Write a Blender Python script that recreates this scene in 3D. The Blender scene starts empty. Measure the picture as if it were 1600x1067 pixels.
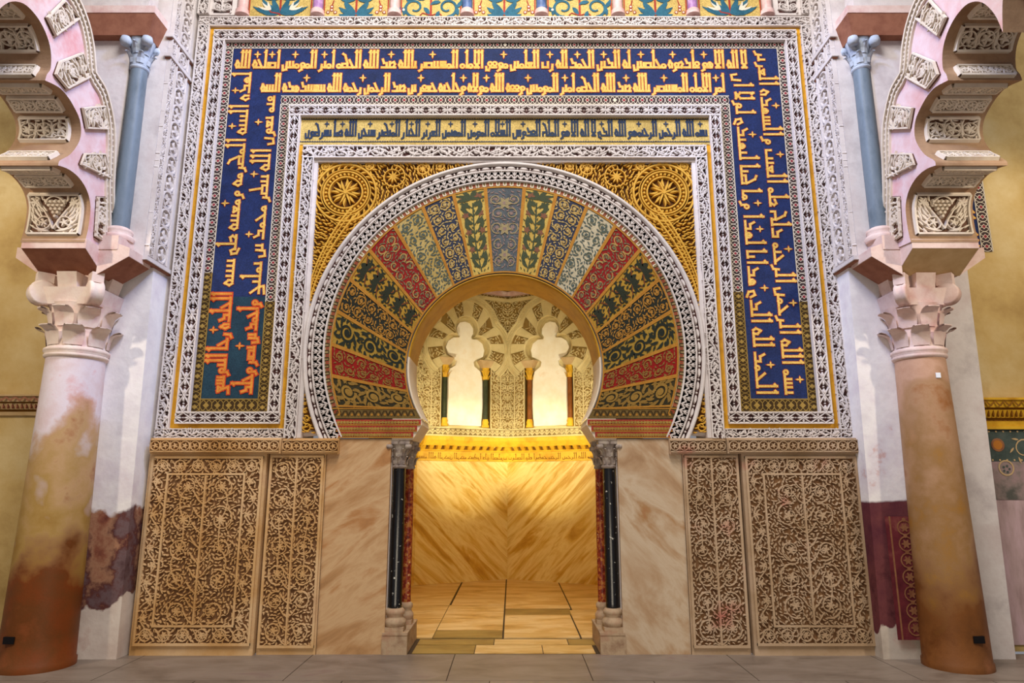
import bpy, math, random
from mathutils import Vector, geometry
C = bpy.context.scene.collection
R = math.radians
PI = math.pi

# ------------------------------------------------------------ camera, world, lamps, exposure
sc = bpy.context.scene
cd = bpy.data.cameras.new('camera'); cam = bpy.data.objects.new('camera', cd); C.objects.link(cam)
cd.sensor_width = 36.0; cd.lens = 36.0 * 1067 / 1600; cd.clip_end = 100
cam.location = (0.075, -6.63, 1.5); cam.rotation_euler = (R(90 + 11.85), 0, 0)
sc.camera = cam
sc.view_settings.view_transform = 'Standard'; sc.view_settings.look = 'None'
sc.view_settings.gamma = 1; sc.view_settings.use_curve_mapping = False
sc.view_settings.exposure = 0.2
w = bpy.data.worlds.new('world'); sc.world = w; w.use_nodes = True
w.node_tree.nodes['Background'].inputs[0].default_value = (0.93, 0.92, 1.0, 1)
w.node_tree.nodes['Background'].inputs[1].default_value = 0.20

def lamp(name, kind, loc, to, energy, col, size=1.0, size_y=None, angle=60, blend=0.5):
    l = bpy.data.lights.new(name, kind); l.energy = energy; l.color = col
    if kind == 'AREA':
        l.shape = 'RECTANGLE'; l.size = size; l.size_y = size_y or size
    elif kind == 'SPOT':
        l.spot_size = R(angle); l.spot_blend = blend; l.shadow_soft_size = size
    else:
        l.shadow_soft_size = size
    o = bpy.data.objects.new(name, l); C.objects.link(o); o.location = loc
    o.rotation_euler = (Vector(to) - Vector(loc)).to_track_quat('-Z', 'Y').to_euler()
    return o
WARM = (1.0, 0.86, 0.66); NEUT = (1.0, 0.96, 0.93); GOLDL = (1.0, 0.90, 0.56); BLUE = (0.35, 0.5, 1.0)
lamp('dome_window_light', 'AREA', (0, -4.2, 9.0), (0, 0, 3.4), 520, NEUT, 3.0)
lamp('floor_flood_light', 'AREA', (0, -5.2, 0.5), (0, 0, 2.0), 50, WARM, 2.5, 0.4)
for s in (-1, 1):
    lamp('blue_pier_spot', 'SPOT', (s * -1.6, -3.2, 8.8), (s * 3.6, -0.3, 4.2), 1250, BLUE, 0.3, angle=33, blend=0.6)  # added blue spot that tints the pier, its source unseen
    lamp('aisle_lamp', 'SPOT', (s * 5.6, -3.6, 4.6), (s * 4.9, 0.1, 2.4), 300, (1.0, 0.86, 0.66), 0.1, angle=80)
    lamp('niche_lamp', 'POINT', (s * 1.35, 2.2, 2.3), (0, 4, 2), 18, GOLDL, 0.12)
for s in (-1, 1):
    lamp('niche_spot', 'SPOT', (s * 1.25, 1.6, 2.0), (s * -0.62, 4.6, 1.95), 330, GOLDL, 0.05, angle=34, blend=0.75)
    lamp('niche_window_spot', 'SPOT', (s * 1.3, 2.6, 2.35), (s * 0.7, 4.7, 2.85), 95, (1.0, 0.93, 0.72), 0.06, angle=75, blend=0.8)
lamp('niche_ceiling_lamp', 'SPOT', (0, 1.2, 4.3), (0, 5, 2.6), 55, (1.0, 0.92, 0.7), 0.2, angle=75)

# ------------------------------------------------------------ materials
def lin(h):
    h = h.lstrip('#'); r = []
    for i in (0, 2, 4):
        c = int(h[i:i+2], 16) / 255
        r.append(c / 12.92 if c <= .04045 else ((c + .055) / 1.055) ** 2.4)
    return (*r, 1)
MATS = {}
def mat(name, cols, scale=3.0, detail=6.0, rough=0.75, metal=0.0, bump=0.0, bscale=60.0, stretch=(1, 1, 1), rot=(0, 0, 0),
        grain=0.0, gscale=130.0, dist=0.0, spec=0.2, zsplit=None, fleck=None):
    """cols: [(pos, hex)...] through a noise; grain: tessera-like value cells; zsplit: [(z, width, cols)...] other noise ramps below z"""
    m = bpy.data.materials.new(name); m.use_nodes = True; nt = m.node_tree; N = nt.nodes; L = nt.links
    b = N['Principled BSDF']; b.inputs['Roughness'].default_value = rough; b.inputs['Metallic'].default_value = metal
    b.inputs['Specular IOR Level'].default_value = spec
    g = N.new('ShaderNodeNewGeometry')
    mp = N.new('ShaderNodeMapping'); mp.vector_type = 'TEXTURE'; mp.inputs['Scale'].default_value = [1/k for k in stretch]; mp.inputs['Rotation'].default_value = rot
    L.new(g.outputs['Position'], mp.inputs['Vector'])
    n = N.new('ShaderNodeTexNoise'); n.inputs['Scale'].default_value = scale; n.inputs['Detail'].default_value = detail
    n.inputs['Roughness'].default_value = 0.62; n.inputs['Distortion'].default_value = dist
    L.new(mp.outputs[0], n.inputs['Vector'])
    def ramp(cs):
        r = N.new('ShaderNodeValToRGB'); e = r.color_ramp.elements
        while len(e) < len(cs): e.new(0.5)
        for k, (p, h) in enumerate(cs):
            e[k].position = p; e[k].color = lin(h)
        L.new(n.outputs['Fac'], r.inputs[0]); return r.outputs[0]
    if isinstance(cols, str): cols = [(0.3, cols), (0.7, cols)]
    col = ramp(cols)
    def mix(fac, a, c, kind='MIX'):
        x = N.new('ShaderNodeMix'); x.data_type = 'RGBA'; x.blend_type = kind
        if isinstance(fac, float): x.inputs[0].default_value = fac
        else: L.new(fac, x.inputs[0])
        for s, k in ((a, 6), (c, 7)):
            if isinstance(s, tuple): x.inputs[k].default_value = s
            else: L.new(s, x.inputs[k])
        return x.outputs[2]
    if zsplit:
        sx = N.new('ShaderNodeSeparateXYZ'); L.new(g.outputs['Position'], sx.inputs[0])
        n2 = N.new('ShaderNodeTexNoise'); n2.inputs['Scale'].default_value = 2.2; n2.inputs['Detail'].default_value = 7
        L.new(g.outputs['Position'], n2.inputs['Vector'])
        for z, wd, edge, cs in zsplit:
            ma = N.new('ShaderNodeMath'); ma.operation = 'MULTIPLY_ADD'; ma.inputs[1].default_value = wd; ma.inputs[2].default_value = z - wd / 2
            L.new(n2.outputs['Fac'], ma.inputs[0])
            mr = N.new('ShaderNodeMapRange'); mr.inputs['From Min'].default_value = -edge; mr.inputs['From Max'].default_value = edge
            su = N.new('ShaderNodeMath'); su.operation = 'SUBTRACT'
            L.new(ma.outputs[0], su.inputs[0]); L.new(sx.outputs['Z'], su.inputs[1]); L.new(su.outputs[0], mr.inputs['Value'])
            col = mix(mr.outputs[0], col, ramp(cs))
    if grain:
        v = N.new('ShaderNodeTexVoronoi'); v.inputs['Scale'].default_value = gscale; L.new(g.outputs['Position'], v.inputs['Vector'])
        hs = N.new('ShaderNodeMapRange'); L.new(v.outputs['Color'], hs.inputs['Value'])
        hs.inputs['To Min'].default_value = 1 - grain; hs.inputs['To Max'].default_value = 1 + grain
        cb = N.new('ShaderNodeCombineColor')
        for k in range(3): L.new(hs.outputs[0], cb.inputs[k])
        col = mix(1.0, col, cb.outputs[0], 'MULTIPLY')
    if fleck:
        fh, fs, ft = fleck
        v = N.new('ShaderNodeTexNoise'); v.inputs['Scale'].default_value = fs; v.inputs['Detail'].default_value = 3; L.new(mp.outputs[0], v.inputs['Vector'])
        mr = N.new('ShaderNodeMapRange'); mr.inputs['From Min'].default_value = ft; mr.inputs['From Max'].default_value = ft + 0.03
        L.new(v.outputs['Fac'], mr.inputs['Value']); col = mix(mr.outputs[0], col, lin(fh))
    L.new(col, b.inputs['Base Color'])
    if bump:
        bn = N.new('ShaderNodeTexNoise'); bn.inputs['Scale'].default_value = bscale; bn.inputs['Detail'].default_value = 4
        L.new(g.outputs['Position'], bn.inputs['Vector'])
        bp = N.new('ShaderNodeBump'); bp.inputs['Strength'].default_value = bump; bp.inputs['Distance'].default_value = 0.01
        L.new(bn.outputs['Fac'], bp.inputs['Height']); L.new(bp.outputs[0], b.inputs['Normal'])
    MATS[name] = m
    return m

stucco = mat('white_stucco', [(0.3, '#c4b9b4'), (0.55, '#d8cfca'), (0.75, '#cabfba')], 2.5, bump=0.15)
recess = mat('reddish_shaded_recess', [(0.35, '#281816'), (0.6, '#50302c'), (0.75, '#32221e')], 9)  # red pigment left in the hollows, their shade darkened into the colour
plaster = mat('white_plaster', [(0.3, '#b8aeac'), (0.5, '#d4ccc8'), (0.72, '#c6b8b4')], 3, bump=0.25, bscale=25)
gold = mat('gold_leaf', [(0.3, '#b8801c'), (0.55, '#d9a02c'), (0.75, '#c98e24')], 8, rough=0.45, bump=0.1)
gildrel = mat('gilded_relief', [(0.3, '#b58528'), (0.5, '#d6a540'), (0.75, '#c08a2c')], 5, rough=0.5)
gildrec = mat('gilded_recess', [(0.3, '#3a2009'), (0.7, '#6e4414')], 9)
blue_t = mat('blue_tesserae', [(0.3, '#161f40'), (0.5, '#1f2d58'), (0.75, '#182240')], 3, grain=0.45, rough=0.75, spec=.2)
teal_t = mat('teal_tesserae', [(0.3, '#162a3a'), (0.6, '#203c4a'), (0.75, '#182640')], 3, grain=0.4, rough=0.75, spec=.2)
goldt = mat('gold_tesserae', [(0.3, '#c89a3e'), (0.55, '#e0b75c'), (0.75, '#cf9f45')], 5, grain=0.3, rough=0.7)
redt = mat('red_tesserae', [(0.3, '#8e2f26'), (0.7, '#a83a2a')], 6, grain=0.25, rough=0.7)
redlet = mat('vermilion_paint', [(0.3, '#b02c14'), (0.7, '#d04c20')], 8, grain=0.15, rough=0.5)
orangelet = mat('orange_gold_tesserae', [(0.3, '#c06a24'), (0.7, '#d89238')], 8, grain=0.2, rough=0.6)
goldbg = mat('pale_gold_tesserae', [(0.3, '#a48a4a'), (0.5, '#c4a860'), (0.75, '#b09450')], 3, grain=0.4, rough=0.7)
navy_t = mat('navy_tesserae', [(0.3, '#1d2a44'), (0.7, '#2a3a52')], 6, grain=0.25, rough=0.7)
cream_t = mat('cream_tesserae', [(0.3, '#cfc3ac'), (0.7, '#e2d8c4')], 6, grain=0.15)
brown_t = mat('brown_tesserae', [(0.3, '#33262a'), (0.7, '#47342f')], 6, grain=0.25)
olive_p = mat('olive_gold_paint', [(0.3, '#8a6f34'), (0.7, '#a98a45')], 6, grain=0.2)
dkbrown_p = mat('dark_brown_paint', [(0.3, '#33240f'), (0.7, '#4b3618')], 6, grain=0.2)
garnet_t = mat('garnet_tesserae', [(0.3, '#7c2230'), (0.7, '#95303a')], 6)
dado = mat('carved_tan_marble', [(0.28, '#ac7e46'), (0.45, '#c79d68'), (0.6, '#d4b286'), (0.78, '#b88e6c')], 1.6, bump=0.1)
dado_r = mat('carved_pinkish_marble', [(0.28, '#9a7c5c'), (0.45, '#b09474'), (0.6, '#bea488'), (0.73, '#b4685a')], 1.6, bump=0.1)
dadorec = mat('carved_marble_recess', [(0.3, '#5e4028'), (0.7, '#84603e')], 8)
marble_v = mat('brown_veined_marble', [(0.25, '#8a6540'), (0.42, '#b3895d'), (0.55, '#c9a67c'), (0.66, '#b07f50'), (0.8, '#8c5f3a')], 1.5, 9, stretch=(3.0, 1, 0.7), rot=(0, 1.0, 0), dist=0.6, rough=0.45)
marble_v2 = mat('grey_veined_marble', [(0.25, '#8f6a48'), (0.42, '#b29372'), (0.55, '#c6b196'), (0.68, '#a88158'), (0.8, '#a0623c')], 1.5, 9, stretch=(2.0, 1, 0.8), rot=(0, -0.8, 0), dist=0.5, rough=0.45)
niche_m = mat('honey_marble', [(0.28, '#a4701c'), (0.40, '#d0a040'), (0.5, '#ecd088'), (0.6, '#d8ac50'), (0.72, '#a8741e')], 1.6, 9, stretch=(3.4, 0.6, 0.5), rot=(0, -0.75, 0), dist=0.5, rough=0.4)
niche_m2 = mat('honey_marble_facing', [(0.28, '#a4701c'), (0.40, '#d0a040'), (0.5, '#ecd088'), (0.6, '#d8ac50'), (0.72, '#a8741e')], 1.6, 9, stretch=(3.4, 0.6, 0.5), rot=(0, 0.75, 0), dist=0.5, rough=0.4)
niche_st = mat('cream_stucco', [(0.3, '#c4b07c'), (0.55, '#d8c692'), (0.75, '#cab684')], 3, bump=0.1)
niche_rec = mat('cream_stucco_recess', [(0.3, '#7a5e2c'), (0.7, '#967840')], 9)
slab_m = mat('rough_white_infill', [(0.3, '#f0e2c4'), (0.6, '#faf2e0'), (0.78, '#ecd2a8')], 4, bump=0.3, bscale=14)
black_m = mat('black_speckled_marble', '#101013', 3, rough=0.25, fleck=('#c8c6b8', 26, 0.67), spec=0.5)
red_m = mat('red_breccia_marble', [(0.35, '#5c1c14'), (0.5, '#8c3020'), (0.6, '#b07030')], 28, 4, rough=0.35, fleck=('#d6b480', 40, 0.66))
green_m = mat('green_marble', [(0.3, '#2a3020'), (0.7, '#46482c')], 12, rough=0.35)
brn_m = mat('brown_marble', [(0.3, '#6a3812'), (0.7, '#8e5420')], 12, rough=0.35)
cap_m = mat('weathered_grey_stone', [(0.3, '#6a5c58'), (0.5, '#a39488'), (0.7, '#c4b8a4')], 12, bump=0.2)
base_m = mat('worn_stone_base', [(0.3, '#8a6a52'), (0.5, '#b39a7c'), (0.72, '#a4785e')], 7, bump=0.2)
bluecol = mat('blue_grey_marble', [(0.3, '#59656e'), (0.5, '#707c86'), (0.75, '#626f7a')], 6, stretch=(1, 1, 0.4), rough=0.45, bump=0.1)
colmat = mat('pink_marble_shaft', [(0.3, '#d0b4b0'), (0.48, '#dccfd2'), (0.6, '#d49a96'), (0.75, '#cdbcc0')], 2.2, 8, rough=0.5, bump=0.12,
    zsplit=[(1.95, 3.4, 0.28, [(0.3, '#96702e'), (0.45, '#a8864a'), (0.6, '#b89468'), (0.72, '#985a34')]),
            (0.95, 2.4, 0.22, [(0.3, '#5e2408'), (0.45, '#7a3c16'), (0.6, '#6a3c18'), (0.75, '#8a4a26')])])  # dark foot: staining, with the weaker light low down painted in
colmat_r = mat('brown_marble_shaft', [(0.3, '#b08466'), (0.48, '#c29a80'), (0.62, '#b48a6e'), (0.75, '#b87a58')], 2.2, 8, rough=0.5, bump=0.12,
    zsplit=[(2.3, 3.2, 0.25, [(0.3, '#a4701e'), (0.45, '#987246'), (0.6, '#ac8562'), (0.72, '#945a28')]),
            (0.75, 2.2, 0.2, [(0.3, '#5c300e'), (0.45, '#7c4c24'), (0.6, '#6c4220'), (0.75, '#8e5a3a')])])  # foot browned by stains and by shade worked into the colour
capst = mat('pale_pink_stone', [(0.3, '#d8bcae'), (0.5, '#e4d2c4'), (0.72, '#d6aeA6')], 4, bump=0.15)
impst = mat('rosy_impost_stone', [(0.3, '#c9a79a'), (0.5, '#dcc4ba'), (0.72, '#c69a92')], 3.5, bump=0.15)
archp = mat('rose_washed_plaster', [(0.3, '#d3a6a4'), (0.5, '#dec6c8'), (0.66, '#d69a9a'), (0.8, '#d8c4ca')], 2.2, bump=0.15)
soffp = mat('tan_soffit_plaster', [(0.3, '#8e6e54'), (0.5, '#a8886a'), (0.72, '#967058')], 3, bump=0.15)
carvst = mat('carved_plaster', [(0.3, '#cdbda8'), (0.55, '#dccfbe'), (0.75, '#c8b2a2')], 4)
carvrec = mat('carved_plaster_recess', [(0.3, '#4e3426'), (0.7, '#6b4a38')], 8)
yellow_w = mat('ochre_wall_plaster', [(0.28, '#a88850'), (0.45, '#c4a66a'), (0.6, '#d0b884'), (0.76, '#b6965a')], 1.4, 8, bump=0.2, bscale=40)
floor_m = mat('grey_brown_stone', [(0.25, '#63564c'), (0.45, '#7e7064'), (0.6, '#8c7e72'), (0.76, '#745a5a')], 1.7, 8, stretch=(1, 2.2, 1), rough=0.4, dist=0.6)
nfloor_m = mat('warm_floor_marble', [(0.25, '#a87a3a'), (0.45, '#d0a662'), (0.6, '#e4c48c'), (0.76, '#b88a4c')], 1.8, 8, stretch=(0.8, 2.6, 1), rough=0.4, dist=0.8)
nfloor_d = mat('dark_floor_marble', [(0.25, '#7a5c2c'), (0.6, '#a4864a'), (0.76, '#8a6230')], 2.5, 8, stretch=(0.8, 2.6, 1), rough=0.4, dist=0.8)
joint = mat('dark_joint', '#4a3a2c', 4)
pier_m = mat('peeling_white_plaster', [(0.3, '#d8d2d4'), (0.5, '#ece8e6'), (0.68, '#dcd4d8'), (0.8, '#d0b4a8')], 2.4, 8, bump=0.3, bscale=18,
    zsplit=[(1.32, 0.55, 0.015, [(0.3, '#4a2e30'), (0.42, '#705a5c'), (0.48, '#5e3430'), (0.55, '#a87c60'), (0.62, '#8a5440'), (0.70, '#5a2828')]),
            (0.42, 0.8, 0.012, [(0.3, '#c6b4a8'), (0.55, '#dcd0c4'), (0.72, '#b89084')])])
pier_mr = mat('maroon_dado_plaster', [(0.3, '#d8d2d4'), (0.5, '#ece8e6'), (0.64, '#dcd4d8'), (0.72, '#c48a78')], 2.4, 8, bump=0.3, bscale=18,
    zsplit=[(1.36, 0.12, 0.01, [(0.3, '#3a1a22'), (0.45, '#5a2a34'), (0.6, '#6e3a3c'), (0.7, '#4a2026')]),
            (0.36, 1.1, 0.012, [(0.3, '#a89a8c'), (0.55, '#cabeb0'), (0.72, '#c49a90')])])
darkred = mat('dark_red_paint', [(0.3, '#551c24'), (0.55, '#6e2a30'), (0.7, '#8a4c44')], 6, 8)
ochre_p = mat('faded_ochre_paint', [(0.3, '#7a4a30'), (0.6, '#9a6a48')], 9)
slate_p = mat('slate_green_paint', [(0.3, '#39433e'), (0.55, '#4d5852'), (0.75, '#5e5c58')], 6)
faded_p = mat('faded_pink_painting', [(0.28, '#8a6f70'), (0.45, '#b49a98'), (0.6, '#c8aab0'), (0.75, '#a0706e')], 2.4, 8, stretch=(2.5, 1, 0.6))
tan_p = mat('tan_paint', [(0.3, '#b89868'), (0.7, '#c9ac80')], 8)
scarlet = mat('scarlet_paint', [(0.3, '#a81c24'), (0.7, '#c03034')], 8)
brown_s = mat('brown_stone_and_shade', [(0.3, '#7a4a38'), (0.6, '#99664e'), (0.75, '#85543f')], 5, bump=0.1)  # brown stone; on the impost undersides it stands for their shade
black_p = mat('black_metal', '#141214', 3, rough=0.4)
white_p = mat('white_paper', '#e8ecf2', 3)
lilac_m = mat('lilac_marble', [(0.3, '#8a5a94'), (0.6, '#b48ab8'), (0.75, '#d8c4d8')], 14, rough=0.4)
rose_m = mat('rose_marble', [(0.3, '#c79a94'), (0.6, '#dcbcb6'), (0.75, '#ecdcdc')], 10, rough=0.4)
navycol = mat('blue_marble', [(0.3, '#3c5078'), (0.6, '#5c74a0'), (0.75, '#8aa0b8')], 12, rough=0.4)
teal_p = mat('teal_leaf_tesserae', [(0.3, '#1f4a5c'), (0.6, '#2f6478'), (0.75, '#26485e')], 9, grain=0.2)
# ------------------------------------------------------------ mesh builder
class MB:
    def __init__(s, f=None):
        s.V = []; s.F = []; s.I = []; s.M = []; s.jit = 0; s.ridge = False; s.f = f or (lambda u, v, h: (u, v, h)); s.sm = []
    def mi(s, m):
        if m not in s.M: s.M.append(m)
        return s.M.index(m)
    def face(s, P, m, smooth=False):
        n = len(s.V); s.V.extend(P); s.F.append(tuple(range(n, n + len(P)))); s.I.append(s.mi(m)); s.sm.append(smooth)
    def j(s):
        s.jit += 1; return (s.jit % 37) * 4e-5
    def q(s, P, m):
        s.face([s.f(*p) for p in P], m)
    def grid(s, rows, m, smooth=True, closed=False):
        n = len(s.V); k = len(rows[0]); i = s.mi(m)
        for r in rows: s.V.extend(r)
        for a in range(len(rows) - 1):
            for b in range(k if closed else k - 1):
                b2 = (b + 1) % k
                s.F.append((n + a*k + b, n + a*k + b2, n + (a+1)*k + b2, n + (a+1)*k + b)); s.I.append(i); s.sm.append(smooth)
    def box(s, x0, x1, y0, y1, z0, z1, m, raw=False):
        f = (lambda x, y, z: (x, y, z)) if raw else (lambda x, y, z: s.f(x, y, z))
        p = [f(x, y, z) for z in (z0, z1) for y in (y0, y1) for x in (x0, x1)]
        for q in ((0, 1, 3, 2), (4, 5, 7, 6), (0, 1, 5, 4), (2, 3, 7, 6), (0, 2, 6, 4), (1, 3, 7, 5)):
            s.face([p[k] for k in q], m)
    def hexa(s, bot, top, m):
        """bot, top: four points each, same order"""
        s.face(bot, m); s.face(top, m)
        for k in range(4): s.face([bot[k], bot[(k+1) % 4], top[(k+1) % 4], top[k]], m)
    def lathe(s, prof, c, m, seg=40, smooth=True):
        rows = [[(c[0] + r * math.cos(2*PI*k/seg), c[1] + r * math.sin(2*PI*k/seg), c[2] + z) for k in range(seg)] for r, z in prof]
        s.grid(rows, m, smooth, True)
        for r, flip in ((rows[0], 0), (rows[-1], 1)): s.face(r, m)
    # ---- pattern pieces in (u, v), h towards the viewer
    def stroke(s, P, w, h, m, base=None, taper=None, closed=False):
        n = len(P)
        if n < 2: return
        h += s.j()
        rows = []
        for i in range(n):
            a = P[i-1] if (i or closed) else P[i]; b = P[(i+1) % n] if (i < n-1 or closed) else P[i]
            dx, dy = b[0]-a[0], b[1]-a[1]; l = math.hypot(dx, dy) or 1; nx, ny = -dy/l, dx/l
            k = w / 2 * (1 if taper is None else taper[0] + (taper[1] - taper[0]) * i / (n - 1))
            x, y = P[i]
            if base is None: rows.append([s.f(x+nx*k, y+ny*k, h), s.f(x-nx*k, y-ny*k, h)])
            else: rows.append([s.f(x+nx*k, y+ny*k, base), s.f(x+nx*k*.62, y+ny*k*.62, h), s.f(x-nx*k*.62, y-ny*k*.62, h), s.f(x-nx*k, y-ny*k, base)])
        if closed: rows.append(rows[0])
        s.grid(rows, m, False)
    def bar(s, P, w, h, m, red=None, e=0.0):
        """separate square-ended straight strokes, with an optional outline of width e below them"""
        for a, b in zip(P, P[1:]):
            dx, dy = b[0]-a[0], b[1]-a[1]; l = math.hypot(dx, dy) or 1; dx /= l; dy /= l; jj = s.j()
            for k, (mm, ww, hh) in enumerate(((red, w + 2*e, h*.5 + jj), (m, w, h + jj))):
                if mm is None: continue
                x = ww / 2
                s.q([(a[0]-dx*x-dy*x, a[1]-dy*x+dx*x, hh), (a[0]-dx*x+dy*x, a[1]-dy*x-dx*x, hh),
                     (b[0]+dx*x+dy*x, b[1]+dy*x-dx*x, hh), (b[0]+dx*x-dy*x, b[1]+dy*x+dx*x, hh)], mm)
    def leaf(s, x, y, ang, L, W, h, m, base=None, bend=0.0):
        T = (0, .18, .42, .72, 1); HW = (.06, .72, 1, .62, 0)
        h += s.j(); lf, md, rt, tl, tr = [], [], [], [], []; px, py = x, y; a = ang - bend * .3; pt = 0
        for t, k in zip(T, HW):
            px += math.cos(a) * L * (t - pt); py += math.sin(a) * L * (t - pt); pt = t; a = ang + bend * (t - .3)
            nx, ny = -math.sin(a) * W * k / 2, math.cos(a) * W * k / 2
            lo = h if base is None else base
            lf.append(s.f(px+nx, py+ny, lo)); md.append(s.f(px, py, h)); rt.append(s.f(px-nx, py-ny, lo)); tl.append(s.f(px+nx*.62, py+ny*.62, h)); tr.append(s.f(px-nx*.62, py-ny*.62, h))
        if base is None: s.grid([lf, rt], m, False)
        elif s.ridge: s.grid([lf, md, rt], m, False)
        else: s.grid([lf, tl, tr, rt], m, False)
    def poly(s, P, h, m, base=None):
        h += s.j()
        s.face([s.f(x, y, h) for x, y in P], m)
        if base is not None:
            n = len(P)
            for k in range(n):
                a, b = P[k], P[(k+1) % n]
                s.q([(a[0], a[1], base), (b[0], b[1], base), (b[0], b[1], h), (a[0], a[1], h)], m)
    def disk(s, x, y, r, h, m, base=None, n=10, rr=None):
        P = [(x + r*math.cos(2*PI*k/n), y + r*math.sin(2*PI*k/n)) for k in range(n)]
        if base is None: s.poly(P, h, m); return
        rows = [[s.f(*p, base) for p in P], [s.f(x+(p[0]-x)*.6, y+(p[1]-y)*.6, h) for p in P]]
        s.grid(rows, m, False, True); s.face(rows[1], m)
    def ring(s, x, y, r, w, h, m, base=None, n=24, a0=0, a1=2*PI):
        cl = abs(a1 - a0 - 2*PI) < 1e-6
        P = [(x + r*math.cos(a0+(a1-a0)*k/n), y + r*math.sin(a0+(a1-a0)*k/n)) for k in range(n if cl else n+1)]
        s.stroke(P, w, h, m, base, closed=cl)
    def flower(s, x, y, r, n, h, m, base=None, c=None, a0=0.0, wk=1.0):
        for k in range(n): s.leaf(x, y, a0 + 2*PI*k/n, r, wk * 2.4 * r / n + .12 * r, h, m, base)
        if c: s.disk(x, y, r*.25, h + .001, c, base, 8)
    def spiral(s, x, y, r, a0, turns, d, w, h, m, base=None, r1=.18):
        n = int(13 * turns) + 3
        P = [(x + r*(1-(1-r1)*t)*math.cos(a0+d*2*PI*turns*t), y + r*(1-(1-r1)*t)*math.sin(a0+d*2*PI*turns*t)) for t in [k/(n-1) for k in range(n)]]
        s.stroke(P, w, h, m, base, (1, .6)); return P
    def slab(s, u0, u1, v0, v1, h0, h1, m):
        s.box(u0, u1, v0, v1, h0, h1, m)
    def build(s, name, parent=None, smooth_angle=None):
        me = bpy.data.meshes.new(name); o = bpy.data.objects.new(name, me); C.objects.link(o)
        off = Vector((0, 0, 0)); p = parent
        while p: off += p.location; p = p.parent
        V = [(v[0]-off.x, v[1]-off.y, v[2]-off.z) for v in s.V]
        me.from_pydata(V, [], s.F)
        for m in s.M: me.materials.append(m)
        me.polygons.foreach_set('material_index', s.I); me.polygons.foreach_set('use_smooth', s.sm)
        me.update(); o.parent = parent
        return o

def thing(name, label, cat, loc=(0, 0, 0), group=None):
    o = bpy.data.objects.new(name, None); C.objects.link(o); o.location = loc; o['kind'] = 'thing'; o.empty_display_size = .2
    return tag(o, label, cat, group)
def tag(o, label=None, cat=None, group=None, kind=None):
    for k, v in (('label', label), ('category', cat), ('group', group), ('kind', kind)):
        if v: o[k] = v
    return o
def wall(Y0, X0=0.0, s=1):
    """u along x, v up, h out of the wall towards the viewer"""
    return lambda u, v, h: (X0 + s*u, Y0 - h, v)
def polar(Y0, zc, r0, A=0.0, s=1):
    """u arc length at radius r0 clockwise from angle A (0 = up), v outward"""
    def f(u, v, h):
        a = A + u / r0; r = r0 + v
        return (s * r * math.sin(a), Y0 - h, zc + r * math.cos(a))
    return f
def hstrip(Y0, x0, z0): return lambda u, v, h: (x0 + u, Y0 - h, z0 + v)
def vstrip(Y0, x0, z0, s=1): return lambda u, v, h: (x0 - s*v, Y0 - h, z0 + u)

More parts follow.
